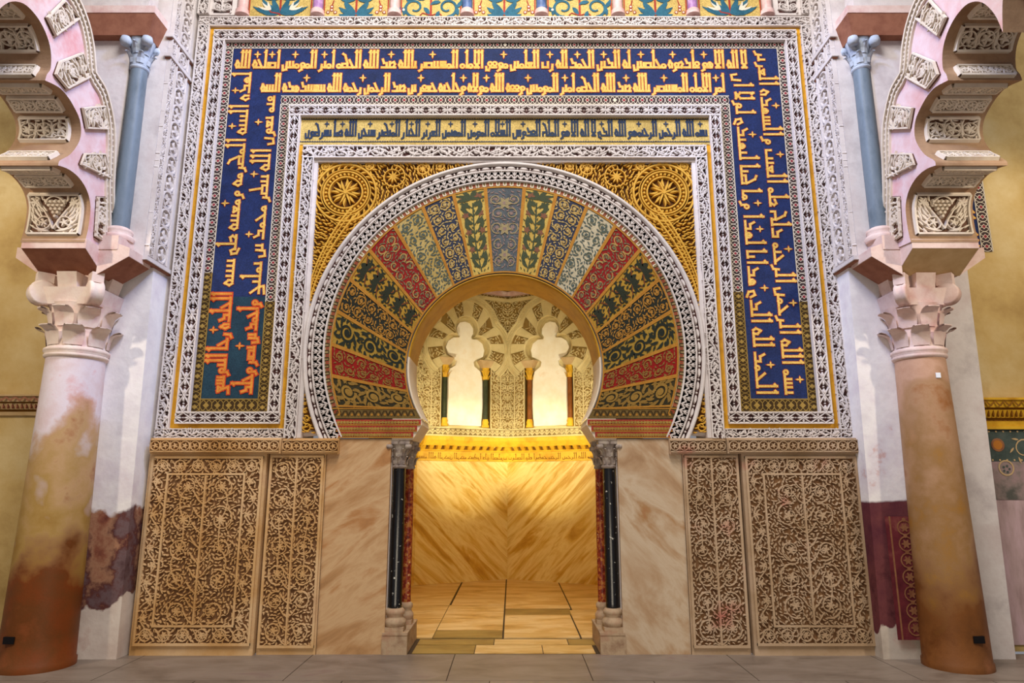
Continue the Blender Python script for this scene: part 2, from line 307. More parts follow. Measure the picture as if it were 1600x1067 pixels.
# ------------------------------------------------------------ running ornament
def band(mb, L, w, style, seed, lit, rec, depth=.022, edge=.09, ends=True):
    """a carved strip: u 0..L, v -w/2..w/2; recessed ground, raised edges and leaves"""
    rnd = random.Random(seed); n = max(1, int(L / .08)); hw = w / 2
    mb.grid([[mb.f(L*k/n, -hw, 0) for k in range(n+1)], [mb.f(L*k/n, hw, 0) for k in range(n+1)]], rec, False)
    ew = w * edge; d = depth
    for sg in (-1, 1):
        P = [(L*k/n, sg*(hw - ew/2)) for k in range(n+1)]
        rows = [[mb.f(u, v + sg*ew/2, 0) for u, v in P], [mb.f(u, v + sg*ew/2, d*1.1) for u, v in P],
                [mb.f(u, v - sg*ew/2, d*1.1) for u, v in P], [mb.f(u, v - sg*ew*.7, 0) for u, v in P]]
        mb.grid(rows, lit, False)
    if ends:
        for u in (0, L):
            P = [mb.f(u, -hw, 0), mb.f(u, hw, 0), mb.f(u, hw, d*1.1), mb.f(u, -hw, d*1.1)]; mb.face(P, lit)
    b = w/2 - ew
    if style == 'lozenge':
        p = w * 1.3; k = max(1, round(L / p)); p = L / k
        for i in range(k):
            c = (i + .5) * p
            mb.stroke([(c-p/2, 0), (c, b), (c+p/2, 0)], w*.11, d, lit, 0); mb.stroke([(c-p/2, 0), (c, -b), (c+p/2, 0)], w*.11, d, lit, 0)
            mb.leaf(c - p*.40, 0, 0, p*.30, w*.24, d*1.1, lit, 0); mb.leaf(c + p*.40, 0, PI, p*.30, w*.24, d*1.1, lit, 0)
            mb.disk(c, 0, w*.07, d, lit, 0, 6)
            for sg in (-1, 1):
                for e in (-1, 1):
                    mb.leaf(c + e*p*.5, sg*b*.25, sg*PI/2 - e*sg*.0, b*.85, w*.17, d, lit, 0)
                    mb.leaf(c + e*p*.46, sg*b*1.0, PI if e > 0 else 0, p*.34, w*.15, d, lit, 0, bend=e*sg*-.5)
    elif style == 'vine':
        p = w * 1.25; k = max(1, round(L / p)); p = L / k; a = b * .62
        m = k * 10
        mb.stroke([(L*t/m, a*math.sin(2*PI*k*t/m/2)) for t in range(m+1)], w*.13, d, lit, 0)
        for i in range(k):
            sg = 1 if i % 2 == 0 else -1; c = (i + .5) * p
            for ang, ln, off in ((-.2, .55, -.34), (.5, .5, -.2), (1.2, .42, .02), (2.1, .46, .26), (2.9, .4, .36)):
                aa = ang + rnd.uniform(-.2, .2)
                mb.leaf(c + off*p, sg*(-b*.10 + a*.12), -sg*aa if sg > 0 else aa, ln*w*.85, w*.2, d*1.1, lit, 0, bend=-sg*.7)
            for e in (-1, 1):
                mb.leaf(c + e*p*.52, sg*b*.98, PI if e > 0 else 0, p*.36, w*.16, d, lit, 0, bend=sg*e*.6)
        fill_leaves(mb, lambda x, y: True, (0, L, -b, b), w*.23, lambda x, y: (1 if int(x/p) % 2 else -1)*(.9 + 2*y/w) + (0 if y > 0 else PI*.1), lit, d*.95, 0, seed, w*.40, w*.15)
    elif style == 'palm':
        p = w * .62; k = max(1, round(L / p)); p = L / k
        for i in range(k):
            c = (i + .5) * p
            mb.stroke([(c, -b), (c, b*.1)], w*.09, d, lit, 0)
            for e in (-1, 1):
                mb.leaf(c, -b*.8, PI/2 - e*.75, w*.62, w*.17, d*1.1, lit, 0, bend=e*-.6); mb.leaf(c, 0, PI/2 - e*.5, w*.42, w*.14, d, lit, 0, bend=e*.5)
            mb.leaf(c, 0, PI/2, b*1.0, w*.15, d*1.1, lit, 0)
    elif style == 'knot':
        p = w * .8; k = max(1, round(L / p)); p = L / k
        for i in range(k):
            c = (i + .5) * p
            mb.ring(c, 0, min(p, 2*b)*.46, w*.1, d, lit, 0, 14)
            mb.flower(c, 0, w*.26, 5, d, lit, 0, None, rnd.random()*6)
            for sg in (-1, 1):
                for e in (-1, 1):
                    mb.leaf(i*p + (p if e > 0 else 0), sg*b, PI if e > 0 else 0, p*.4, w*.16, d, lit, 0, bend=sg*e*.8)
            mb.leaf(i*p, -b*.9, PI/2, b*1.8, w*.14, d, lit, 0)
    return mb

def fill_leaves(mb, inside, bb, d, swirl, lit, h, base, seed, L=.05, W=.017, bend=.9, jt=.6):
    """leaves scattered at a spacing d, turned along swirl(x, y)"""
    rnd = random.Random(seed); cell = {}; n = int((bb[1]-bb[0])*(bb[3]-bb[2])/(d*d)*6)
    for _ in range(n):
        x = rnd.uniform(bb[0], bb[1]); y = rnd.uniform(bb[2], bb[3])
        if not inside(x, y): continue
        i, j = int(x/d), int(y/d)
        if any((x-a)**2+(y-b)**2 < d*d for p in (-1, 0, 1) for q in (-1, 0, 1) for a, b in cell.get((i+p, j+q), ())): continue
        cell.setdefault((i, j), []).append((x, y)); a = swirl(x, y) + rnd.uniform(-jt, jt)
        mb.leaf(x - math.cos(a)*L*.5, y - math.sin(a)*L*.5, a, L*rnd.uniform(.8, 1.15), W*rnd.uniform(.85, 1.2), h, lit, base, bend*rnd.choice((-1, 1)))

def scroll_field(mb, x0, x1, y0, y1, r, lit, h, base, seed, leafm=None, d=.03, w=.02, L=.05, W=.018, sym=True, stem=True, fl=True):
    """a tree of scrolls mirrored about its own stem, with leaves between"""
    rnd = random.Random(seed); leafm = leafm or lit; xm = (x0+x1)/2; hwid = (x1-x0)/2
    nc = max(1, round(hwid/(2*r))); nr = max(1, round((y1-y0)/(2.05*r))); cs = []
    for j in range(nr):
        for i in range(nc):
            q_ = min(hwid/nc, (y1-y0)/nr); vr = rnd.uniform(.70, 1.0); cx = (i+.5)*hwid/nc + q_*rnd.uniform(-.10, .10); cy = y0 + (j+.5)*(y1-y0)/nr + q_*rnd.uniform(-.12, .12); rr = q_*.48*vr
            dr = 1 if (i+j) % 2 == 0 else -1
            cs.append((cx, cy, rr, dr))
    for cx, cy, rr, dr in cs:
        a0 = PI + dr*1.2; tr = rnd.uniform(.85, 1.25); fk = rnd.choice((5, 6, 8))
        for e in (-1, 1):
            X = xm + e*cx; aa = a0 if e > 0 else PI - a0
            mb.spiral(X, cy, rr, aa, tr, dr*e, w, h, lit, base, .42)
            if fl: mb.flower(X, cy, rr*.42, fk, h*1.1, leafm, base, None, aa)
    if stem and base is not None:
        for q in range(int(len(cs)*1.6)):
            A = rnd.choice(cs); B = rnd.choice(cs)
            if A is B or math.hypot(A[0]-B[0], A[1]-B[1]) > 3.2*r: continue
            bx_, by_ = (A[0]+B[0])/2 + rnd.uniform(-r, r), (A[1]+B[1])/2 + rnd.uniform(-r, r)
            P = [((1-t)**2*A[0] + 2*t*(1-t)*bx_ + t*t*B[0], (1-t)**2*A[1] + 2*t*(1-t)*by_ + t*t*B[1]) for t in [k/9 for k in range(10)]]
            P = [p for p in P if 0 < p[0] < hwid and y0 < p[1] < y1]
            for e in (-1, 1): mb.stroke([(xm + e*x, y) for x, y in P], w*.8, h, lit, base)
    if stem:
        mb.stroke([(xm, y0), (xm, y1)], w*1.5, h*1.15, lit, base)
        for j in range(nr*2):
            yy = y0 + (y1-y0)*j/(nr*2)
            for e in (-1, 1):
                mb.stroke([(xm, yy), (xm+e*r*.35, yy+r*.25), (xm+e*r*.7, yy+r*.75)], w*.8, h, lit, base)
    def sw(x, y):
        X = abs(x-xm); best = min(cs, key=lambda c: (c[0]-X)**2+(c[1]-y)**2)
        a = math.atan2(y-best[1], X-best[0]) + best[3]*PI*.42
        return a if x >= xm else PI - a
    fill_leaves(mb, lambda x, y: True, (x0, x1, y0, y1), d, sw, leafm, h*.9, base, seed+1, L, W, 1.2, 1.1 if base is not None else .6)

# ------------------------------------------------------------ kufic lettering
JOIN = {'ا': 0, 'د': 0, 'ذ': 0, 'ر': 0, 'ز': 0, 'و': 0}
RASM = dict(zip('ابتثنيىئجحخدذرزسشصضطظعغفقكلمهةوءؤأإآ', 'AbbbnyyydddDDrrssccttEEffklmhhw-wAAA'))
RASM.update({'ج': 'j', 'ح': 'j', 'خ': 'j', 'ل': 'l', 'م': 'm'})
def glyph(c, p, n):
    """strokes (t leftwards, y) with the letter joined to the one before (p) and after (n); returns strokes, loops, advance"""
    S, O = [], []; b = .06
    if c == 'A': S = [[(.09, 1), (.09, b)], [(.09, .97), (.17, .90)]]; adv = .25
    elif c == 'l':
        S = [[(.09, 1), (.09, b)], [(.09, .97), (.17, .90)]]; adv = .24
        if not n: S.append([(.09, b), (.38, b), (.38, .2)]); adv = .5
    elif c in 'bn' and n: S = [[(.09, .36), (.09, b)]]; adv = .22
    elif c == 'y' and n: S = [[(.09, .36), (.09, b)]]; adv = .22
    elif c == 'b': S = [[(.07, .34), (.07, b), (.5, b), (.5, .3)]]; adv = .6
    elif c == 'n': S = [[(.07, .34), (.1, -.06), (.36, -.1), (.40, .16)]]; adv = .48
    elif c == 'y': S = [[(.05, b), (.16, .28), (.34, .22), (.3, -.02), (.08, -.12)]]; adv = .42
    elif c == 'j':
        S = [[(.08, b), (.38, .46)], [(.0, b), (.4, b)]]; adv = .44
        if not n: S += [[(.1, b), (.05, -.16), (.42, -.2)]]; adv = .5
    elif c == 'D': S = [[(.46, b), (.08, b), (.08, .3), (.3, .3), (.4, .5)]]; adv = .56
    elif c == 'r': S = [[(.09, .2), (.12, -.06), (.28, -.13)]]; adv = .34
    elif c == 's':
        S = [[(t, .36), (t, b)] for t in (.08, .26, .44)]; adv = .56
        if not n: S += [[(.44, b), (.56, -.1), (.8, -.1), (.84, .16)]]; adv = .92
    elif c == 'c':
        S = [[(.05, b), (.05, .3), (.48, .3), (.48, b)], [(.62, .3), (.62, b)]]; adv = .72
    elif c == 't': S = [[(.05, b), (.05, .3), (.48, .3), (.48, b)], [(.2, .3), (.3, .9)]]; adv = .56
    elif c == 'E':
        if p: S = [[(.16, b), (.03, .3), (.3, .3), (.16, b)]]
        else: S = [[(.34, .3), (.16, .36), (.07, .24), (.2, b)]]
        adv = .36
        if not n: S += [[(.16, b), (.05, -.18), (.4, -.2)]]; adv = .46
    elif c == 'f':
        O = [(.17, .26, .11)]; S = [[(.17, .15), (.17, b)]]; adv = .34
        if not n: S += [[(.17, b), (.28, -.1), (.46, -.1), (.48, .08)]]; adv = .54
    elif c == 'k':
        S = [[(.06, b), (.06, .26), (.46, .26), (.46, b)], [(.06, .3), (.26, .72), (.42, .80)]]; adv = .54
    elif c == 'm': O = [(.16, .13, .11)]; adv = .34
    elif c == 'h':
        if n: O = [(.18, .18, .14)]; S = [[(.18, .32), (.18, .05)]]; adv = .38
        else: S = [[(.05, b), (.05, .26), (.2, .42), (.3, .2), (.22, b)]]; adv = .38
    elif c == 'w': O = [(.16, .2, .11)]; S = [[(.26, .16), (.24, -.06), (.4, -.13)]]; adv = .44
    elif c == 'X':   # lam-alif
        S = [[(.08, 1), (.08, .3), (.2, .2), (.38, b)], [(.38, 1), (.38, .3), (.26, .2), (.08, b)], [(.08, b), (.38, b)], [(.08, .97), (.16, .9)], [(.38, .97), (.3, .9)]]; adv = .52
    else: adv = .1
    if p: S.append([(0, b), (.1, b)])
    if n: S.append([(.05, b), (adv, b)])
    return S, O, adv
def kufic(mb, text, u0, u1, v0, H, let, red=None, fleur=None, h=.004, wk=.112, e=.026):
    """writes text from u0 (right end) leftwards to u1, baseline v0, ascenders H"""
    out = []; t = 0; text = text.replace('لا', '\u00d7').replace('لإ', '\u00d7').replace('لأ', '\u00d7'); low = 0; fl = []
    for i, ch in enumerate(text):
        if ch == ' ': t += .14; continue
        prev = text[i-1] if i else ' '; nxt = text[i+1] if i+1 < len(text) else ' '
        p = prev != ' ' and JOIN.get(prev, 1) and prev != '\u00d7'; n = nxt != ' ' and JOIN.get(ch, 1) and ch != '\u00d7'
        c = 'X' if ch == '\u00d7' else RASM.get(ch, '-')
        S, O, adv = glyph(c, p, n); out.append((t, S, O))
        if c in 'AltXk':
            if t - low > .62: fl.append((low + t) / 2)
            low = t + adv
        t += adv + .035
    k = abs(u1 - u0) / t; sg = 1 if u1 > u0 else -1
    P = lambda T, q: (u0 + sg * k * (T + q[0]), v0 + H * q[1])
    w = H * wk
    for T, S, O in out:
        for st in S: mb.bar([P(T, q) for q in st], w, h, let, red, H * e)
        for x, y, r in O:
            c = P(T, (x, y)); rr = r * H
            if red: mb.disk(c[0], c[1], rr*1.35 + H*e, h*.5, red, None, 12)
            mb.ring(c[0], c[1], rr*.9, w*.9, h, let, None, 12)
    for T in fl if fleur else ():
        x, y = P(T, (0, .78)); r = H * .17
        for q, ln in ((0, 1), (PI/2, 1.1), (PI, 1), (-PI/2, 1.3)):
            if red: mb.leaf(x, y, q, r*1.25*ln, r*.75, h*.5, red)
            mb.leaf(x, y, q, r*ln, r*.5, h, fleur)

def lattice(mb, L, w, lines, ground, dia, edge, h=.003):
    """interlaced circles with a small diamond in each, u 0..L, v -w/2..w/2"""
    mb.q([(0, -w/2, 0), (L, -w/2, 0), (L, w/2, 0), (0, w/2, 0)], ground)
    p = w * .92; k = max(1, round(L/p)); p = L/k; r = w*.46; t = w*.048
    for i in range(k):
        c = (i+.5)*p
        mb.ring(c, 0, r*.97, t, h, lines, None, 16)
        for e in (-1, 1): mb.ring(c + e*p/2, 0, r*.97, t, h, lines, None, 8, PI/2 if e > 0 else -PI/2, 3*PI/2 if e > 0 else PI/2)
        mb.poly([(c-r*.52, 0), (c, r*.52), (c+r*.52, 0), (c, -r*.52)], h*1.3, lines)
        mb.poly([(c-r*.38, 0), (c, r*.38), (c+r*.38, 0), (c, -r*.38)], h*1.6, dia)
        for e in (-1, 1):
            pass
    for sg in (-1, 1): mb.stroke([(0, sg*(w/2-t/2)), (L, sg*(w/2-t/2))], t, h*1.8, edge)
# ------------------------------------------------------------ floor and walls
b = MB()
rnd = random.Random(3)
b.box(-9, 9, -9, 0.02, -.3, -.004, joint, True)
ys = [-9, -7.6, -6.2, -4.9, -3.7, -2.6, -1.72, -.86, .0]
for j, (y0, y1) in enumerate(zip(ys, ys[1:])):
    x = -9 + (.35 if j % 2 else 0); 
    while x < 9:
        ww = rnd.choice((1.28, 1.3, 1.5, 1.15)); x1 = min(9, x + ww)
        b.box(x + .004, x1 - .004, y0 + .004, y1 - .004, -.02, 0.0, floor_m, True); x = x1
tag(b.build('floor'), kind='structure')

def arc_pt(phi, zc, rad, z0=2.2):
    """ray from (0, z0) at phi from the vertical, against the circle (0, zc, rad)"""
    s_, c_ = math.sin(phi), math.cos(phi); k = z0 - zc
    t = -k*c_ + math.sqrt((k*c_)**2 - k*k + rad*rad)
    return (t*s_, z0 + t*c_)
ZI, RI = 2.635, .955          # intrados circle
ZO, RO = 2.815, 1.985         # outer edge of the archivolt
b = MB()
for s in (-1, 1):
    b.box(s*2.0, s*3.45, .05, .56, 1.9, 8, plaster, True)
    b.box(s*1.08, s*3.45, .05, .56, 0, 1.94, plaster, True)
b.box(-2.0, 2.0, .05, .56, 4.8, 8, plaster, True)
rows = []
for k in range(61):
    a = R(-123 + 246*k/60); p = (RI*1.0*math.sin(a), ZI + RI*math.cos(a)); q = (2.02*math.sin(a), 2.8+2.02*math.cos(a))
    m_ = max(abs(q[0])/2.02, (q[1]-2.8)/2.02, 1e-6) if q[1] > 2.8 else abs(q[0])/2.02
    q = (q[0]/m_, 2.8+(q[1]-2.8)/m_) if m_ > .3 else q
    rows.append([(p[0], .05, max(p[1], 1.94)), (q[0], .05, max(q[1], 1.94))])
b.grid(rows, plaster, False)
tag(b.build('wall_back'), kind='structure')

b = MB(); b.box(-9, -3.6, .1, .5, 0, 8, yellow_w, True); tag(b.build('wall_left'), kind='structure')
b = MB(); b.box(3.6, 9, .1, .5, 0, 8, yellow_w, True); tag(b.build('wall_right'), kind='structure')

# ------------------------------------------------------------ the alfiz: carved borders, gilt fillets, lettering
def strip(mb, x0, x1, z0, z1, Y, style, seed, lit=stucco, rec=recess, vert=False, depth=.022, edge=.09):
    mb.box(x0, x1, Y, .05, z0, z1, lit, True) if Y < -.012 else None
    mb.f = vstrip(Y - .002, (x0+x1)/2, z0) if vert else hstrip(Y - .002, x0, (z0+z1)/2)
    band(mb, (z1-z0) if vert else (x1-x0), (x1-x0) if vert else (z1-z0), style, seed, lit, rec, depth, edge)

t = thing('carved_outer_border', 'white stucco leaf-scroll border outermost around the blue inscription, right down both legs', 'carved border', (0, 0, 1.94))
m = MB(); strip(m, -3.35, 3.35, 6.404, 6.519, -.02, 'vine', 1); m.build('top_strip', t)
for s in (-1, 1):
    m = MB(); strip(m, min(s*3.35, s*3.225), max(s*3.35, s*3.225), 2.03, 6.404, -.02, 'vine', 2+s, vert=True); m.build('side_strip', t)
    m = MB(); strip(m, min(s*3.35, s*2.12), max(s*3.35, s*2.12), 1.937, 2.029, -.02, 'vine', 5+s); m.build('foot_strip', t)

t = thing('gilt_fillet', 'flat gold strip running between the two white carved borders of the blue inscription', 'gold strip', (0, 0, 2.03))
m = MB(); m.box(-3.225, 3.225, -.012, .05, 6.34, 6.41, gold, True); m.build('top_strip', t)
for s in (-1, 1):
    m = MB(); m.box(s*3.225, s*3.15, -.012, .05, 2.029, 6.34, gold, True); m.build('side_strip', t)
    m = MB(); m.box(s*3.15, s*2.1, -.012, .05, 2.029, 2.085, gold, True); m.build('foot_strip', t)
    m = MB(); m.box(s*2.182, s*2.1, -.012, .05, 2.085, 5.0, gold, True); m.build('inner_strip', t)

t = thing('carved_lozenge_border', 'raised white stucco border of pierced lozenges framing the blue inscription on both edges', 'carved border', (0, 0, 2.075))
m = MB(); strip(m, -3.165, 3.165, 6.224, 6.35, -.03, 'lozenge', 11); m.build('outer_top_strip', t)
m = MB(); strip(m, -2.283, 2.283, 5.327, 5.446, -.03, 'lozenge', 12); m.build('inner_top_strip', t)
for s in (-1, 1):
    m = MB(); strip(m, min(s*3.165, s*3.04), max(s*3.165, s*3.04), 2.19, 6.224, -.03, 'lozenge', 13, vert=True); m.build('outer_side_strip', t)
    m = MB(); strip(m, min(s*2.283, s*2.164), max(s*2.283, s*2.164), 2.19, 5.327, -.03, 'lozenge', 14, vert=True); m.build('inner_side_strip', t)
    m = MB(); strip(m, min(s*3.165, s*2.164), max(s*3.165, s*2.164), 2.075, 2.19, -.03, 'lozenge', 15); m.build('foot_strip', t)

t = thing('blue_inscription', 'blue mosaic band with two rows of gold kufic lettering framing the arch on three sides', 'inscription', (0, 0, 2.19))
Y = -.004
m = MB(); f = wall(Y); m.f = f
for x0, x1, z0, z1 in ((-2.955, 2.955, 5.582, 6.149), (2.40, 2.955, 2.321, 5.582)): m.box(x0, x1, Y, .05, z0, z1, blue_t, True)
m.box(-2.955, -2.40, Y, .05, 3.35, 5.582, blue_t, True); m.box(-2.955, -2.40, Y, .05, 2.321, 3.35, teal_t, True)
m.build('ground', t)
ROW1 = 'لا اله الا هو فادعوه مخلصين له الدين الحمد لله رب العلمين موفق الامام المستنصر بالله عبد الله الحكم امير المومنين اصلحه الله'
ROW2 = 'امر الامام المستنصر بالله عبد الله الحكم امير المومنين وفقه الله مولاه وحاجبه جعفر بن عبد الرحمن رحمه الله بتشييد هذه البنيه'
RIGHT1 = 'بسم الله الرحمن الرحيم ذلك علم الغيب والشهده العزيز'
RIGHT2 = 'الحمد لله الذي هدانا لهذا وما كنا لنهتدي لولا ان'
LEFT1 = 'لهذه البنيه المكرمه ومعينه على بنيته الخلده رجا التوسع'
LEFT2 = 'فتم بعون الله بنظر محمد بن تمليح واحمد بن نصر وخلد'
for nm, text, f, u0, u1, mm in (
        ('upper_row', ROW1, wall(Y-.002, 0), 2.62, -2.93, goldt), ('lower_row', ROW2, wall(Y-.002, 0), 2.36, -2.63, goldt)):
    m = MB(f); v0 = 5.905 if nm == 'upper_row' else 5.622
    kufic(m, text, u0, u1, v0, .218, mm, redt, mm); m.build(nm + '_lettering', t)
for nm, text, X, z0, z1 in (('right_outer', RIGHT1, 2.705, 2.36, 6.13), ('right_inner', RIGHT2, 2.43, 2.36, 5.86)):
    m = MB(lambda u, v, h, X=X: (X + v, Y - .002 - h, -u)); kufic(m, text, -z0, -z1, 0.03, .205, goldt, redt, goldt); m.build(nm + '_lettering', t)
for nm, text, X, z0, z1 in (('left_outer', LEFT1, -2.705, 2.36, 5.86), ('left_inner', LEFT2, -2.43, 2.36, 5.58)):
    wds = text.split(' '); k = round(len(wds) * .68); zm = z1 - (z1-z0)*.69
    for part, txt, a, c, mm, rd in (('', ' '.join(wds[:k]), z1, zm, goldt, redt), ('_restored', ' '.join(wds[k:]), zm - .05, z0, orangelet, redlet)):
        m = MB(lambda u, v, h, X=X: (X - v, Y - .002 - h, u)); kufic(m, txt, a, c, 0.03, .205, mm, rd, mm, e=.045 if part else .026)
        o = m.build(nm + part + '_lettering', t)
        if part: o['label'] = 'brighter repainted lettering outlined in vermilion'
for nm, x0, x1, z0, z1, vert, two in (('outer_top', -3.063, 3.063, 6.149, 6.24, 0, 0), ('inner_top', -2.40, 2.40, 5.476, 5.582, 0, 0),
        ('left_outer', -3.063, -2.955, 2.19, 6.149, 1, 3.6), ('left_inner', -2.40, -2.30, 2.19, 5.476, 1, 3.3), ('left_foot', -2.955, -2.40, 2.19, 2.321, 0, 9),
        ('right_outer', 2.955, 3.063, 2.19, 6.149, 1, 3.3), ('right_inner', 2.30, 2.40, 2.19, 5.476, 1, 3.4), ('right_foot', 2.40, 2.955, 2.19, 2.321, 0, 9)):
    m = MB()
    segs = [(z0, two, 1), (two, z1, 0)] if vert else [(z0, z1, 1 if two else 0)]
    for a, c, old in segs:
        m.f = vstrip(Y, (x0+x1)/2, a) if vert else hstrip(Y, x0, (a+c)/2)
        lattice(m, (c-a) if vert else (x1-x0), (x1-x0) if vert else (c-a), *((olive_p, dkbrown_p, olive_p, olive_p) if old else (cream_t, brown_t, garnet_t, cream_t)))
    m.build(nm + '_lattice_edge', t)

t = thing('gold_inscription', 'single line of dark blue kufic lettering on a gold mosaic strip above the arch', 'inscription', (0, 0, 5.03))
m = MB(); m.box(-2.18, 2.18, Y, .05, 5.012, 5.356, goldbg, True); m.build('ground', t)
m = MB(wall(Y - .002))
kufic(m, 'بسم الله الرحمن الرحيم هو الله الذي لا اله الا هو الملك القدوس السلام المومن المهيمن العزيز الجبار المتكبر سبحن الله عما يشركون', 2.14, -2.12, 5.105, .185, navy_t, None, navy_t)
m.build('lettering', t)
for z in (5.30, 5.04):
    m = MB(wall(Y - .001)); m.slab(-2.15, 2.15, z, z+.008, 0, .003, navy_t)
    for k in range(170): x = -2.17 + 4.34*k/170; m.poly([(x, z), (x+.012, z+.016), (x+.024, z)], .003, navy_t)
    m.build('dotted_edge', t)

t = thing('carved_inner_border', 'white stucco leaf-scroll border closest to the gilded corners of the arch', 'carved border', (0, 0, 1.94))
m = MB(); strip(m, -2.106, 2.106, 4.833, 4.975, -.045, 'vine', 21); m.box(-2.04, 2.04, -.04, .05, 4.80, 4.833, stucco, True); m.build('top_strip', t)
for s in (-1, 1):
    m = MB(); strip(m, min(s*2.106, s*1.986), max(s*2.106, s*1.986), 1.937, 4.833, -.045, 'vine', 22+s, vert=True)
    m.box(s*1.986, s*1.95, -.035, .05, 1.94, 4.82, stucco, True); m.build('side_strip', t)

# ------------------------------------------------------------ horseshoe arch
arch = thing('horseshoe_arch', 'great horseshoe arch of mosaic voussoirs around the doorway', 'arch', (0, 0, 1.94))
YV = -.004
ANG = [-88.5, -78.4, -68.8, -59.1, -49.5, -40, -30.8, -21.9, -13.3, -5, 5, 13.3, 21.9, 30.8, 40, 49.5, 59.1, 68.8, 78.4, 88.5]
ST = {0: ('lily', mat('slate_blue_mosaic', [(0.3, '#3c4248'), (0.6, '#565c60'), (0.75, '#464a4e')], 5, grain=.3), mat('ash_gold_mosaic', '#90815e', 6, grain=.25), mat('grey_rose_mosaic', '#846e67', 6, grain=.2)),
      1: ('plant', mat('bright_gold_mosaic', [(0.3, '#ac8b3d'), (0.7, '#c2a859')], 5, grain=.25), mat('sage_mosaic', '#3f4630', 6, grain=.25), mat('rose_brown_mosaic', '#764d38', 6, grain=.2)),
      2: ('scroll', mat('ink_blue_mosaic', [(0.3, '#24293d'), (0.7, '#33384b')], 5, grain=.25), mat('straw_mosaic', '#a58444', 6, grain=.25), mat('straw_leaf_mosaic', '#b09760', 6, grain=.2)),
      3: ('leafy', mat('pale_straw_mosaic', [(0.3, '#9e8444'), (0.7, '#b49f67')], 5, grain=.25), mat('grey_green_mosaic', '#505644', 6, grain=.2), mat('grey_blue_leaf_mosaic', '#495450', 6, grain=.2)),
      4: ('scroll', mat('crimson_mosaic', [(0.3, '#761111'), (0.7, '#901816')], 5, grain=.2), mat('buff_mosaic', '#a5844b', 6, grain=.2), mat('olive_grey_mosaic', '#6a6548', 6, grain=.2)),
      5: ('bush', mat('amber_mosaic', [(0.3, '#977122'), (0.7, '#af8933')], 5, grain=.25), mat('black_green_mosaic', '#20231a', 6, grain=.2), mat('black_green_leaf_mosaic', '#272b1e', 6, grain=.2)),
      6: ('scroll', mat('charcoal_green_mosaic', [(0.3, '#1d1f1a'), (0.7, '#2b2d24')], 5, grain=.2), mat('orange_gold_mosaic', '#976824', 6, grain=.25), mat('orange_gold_leaf_mosaic', '#a27430', 6, grain=.25)),
      7: ('big', mat('mustard_mosaic', [(0.3, '#8d6e25'), (0.7, '#a58435')], 5, grain=.2), mat('dark_green_mosaic', '#1f241d', 6, grain=.2), mat('dark_green_leaf_mosaic', '#242920', 6, grain=.2)),
      8: ('scroll', mat('scarlet_mosaic', [(0.3, '#780f0d'), (0.7, '#931812')], 5, grain=.2), mat('dull_gold_mosaic', '#89682c', 6, grain=.2), mat('dull_gold_leaf_mosaic', '#7f6031', 6, grain=.2)),
      9: ('big', mat('dark_olive_mosaic', [(0.3, '#272416'), (0.7, '#3b331d')], 5, grain=.2), mat('old_gold_mosaic', '#906f31', 6, grain=.2), mat('old_gold_leaf_mosaic', '#86672e', 6, grain=.2))}
patch_m = mat('pale_patch_mosaic', [(0.3, '#a59778'), (0.6, '#b9af95'), (0.75, '#ae9e7f')], 5, grain=.2)
edge_m = mat('orange_gold_line', [(0.3, '#9e6822'), (0.7, '#b27f30')], 6, grain=.15)
VN = ['slate blue', 'gold with plants', 'ink blue scrolls', 'pale gold leaf scrolls', 'crimson', 'amber with black-green foliage', 'charcoal with orange-gold', 'mustard with dark scroll', 'scarlet', 'dark olive with gold scroll']
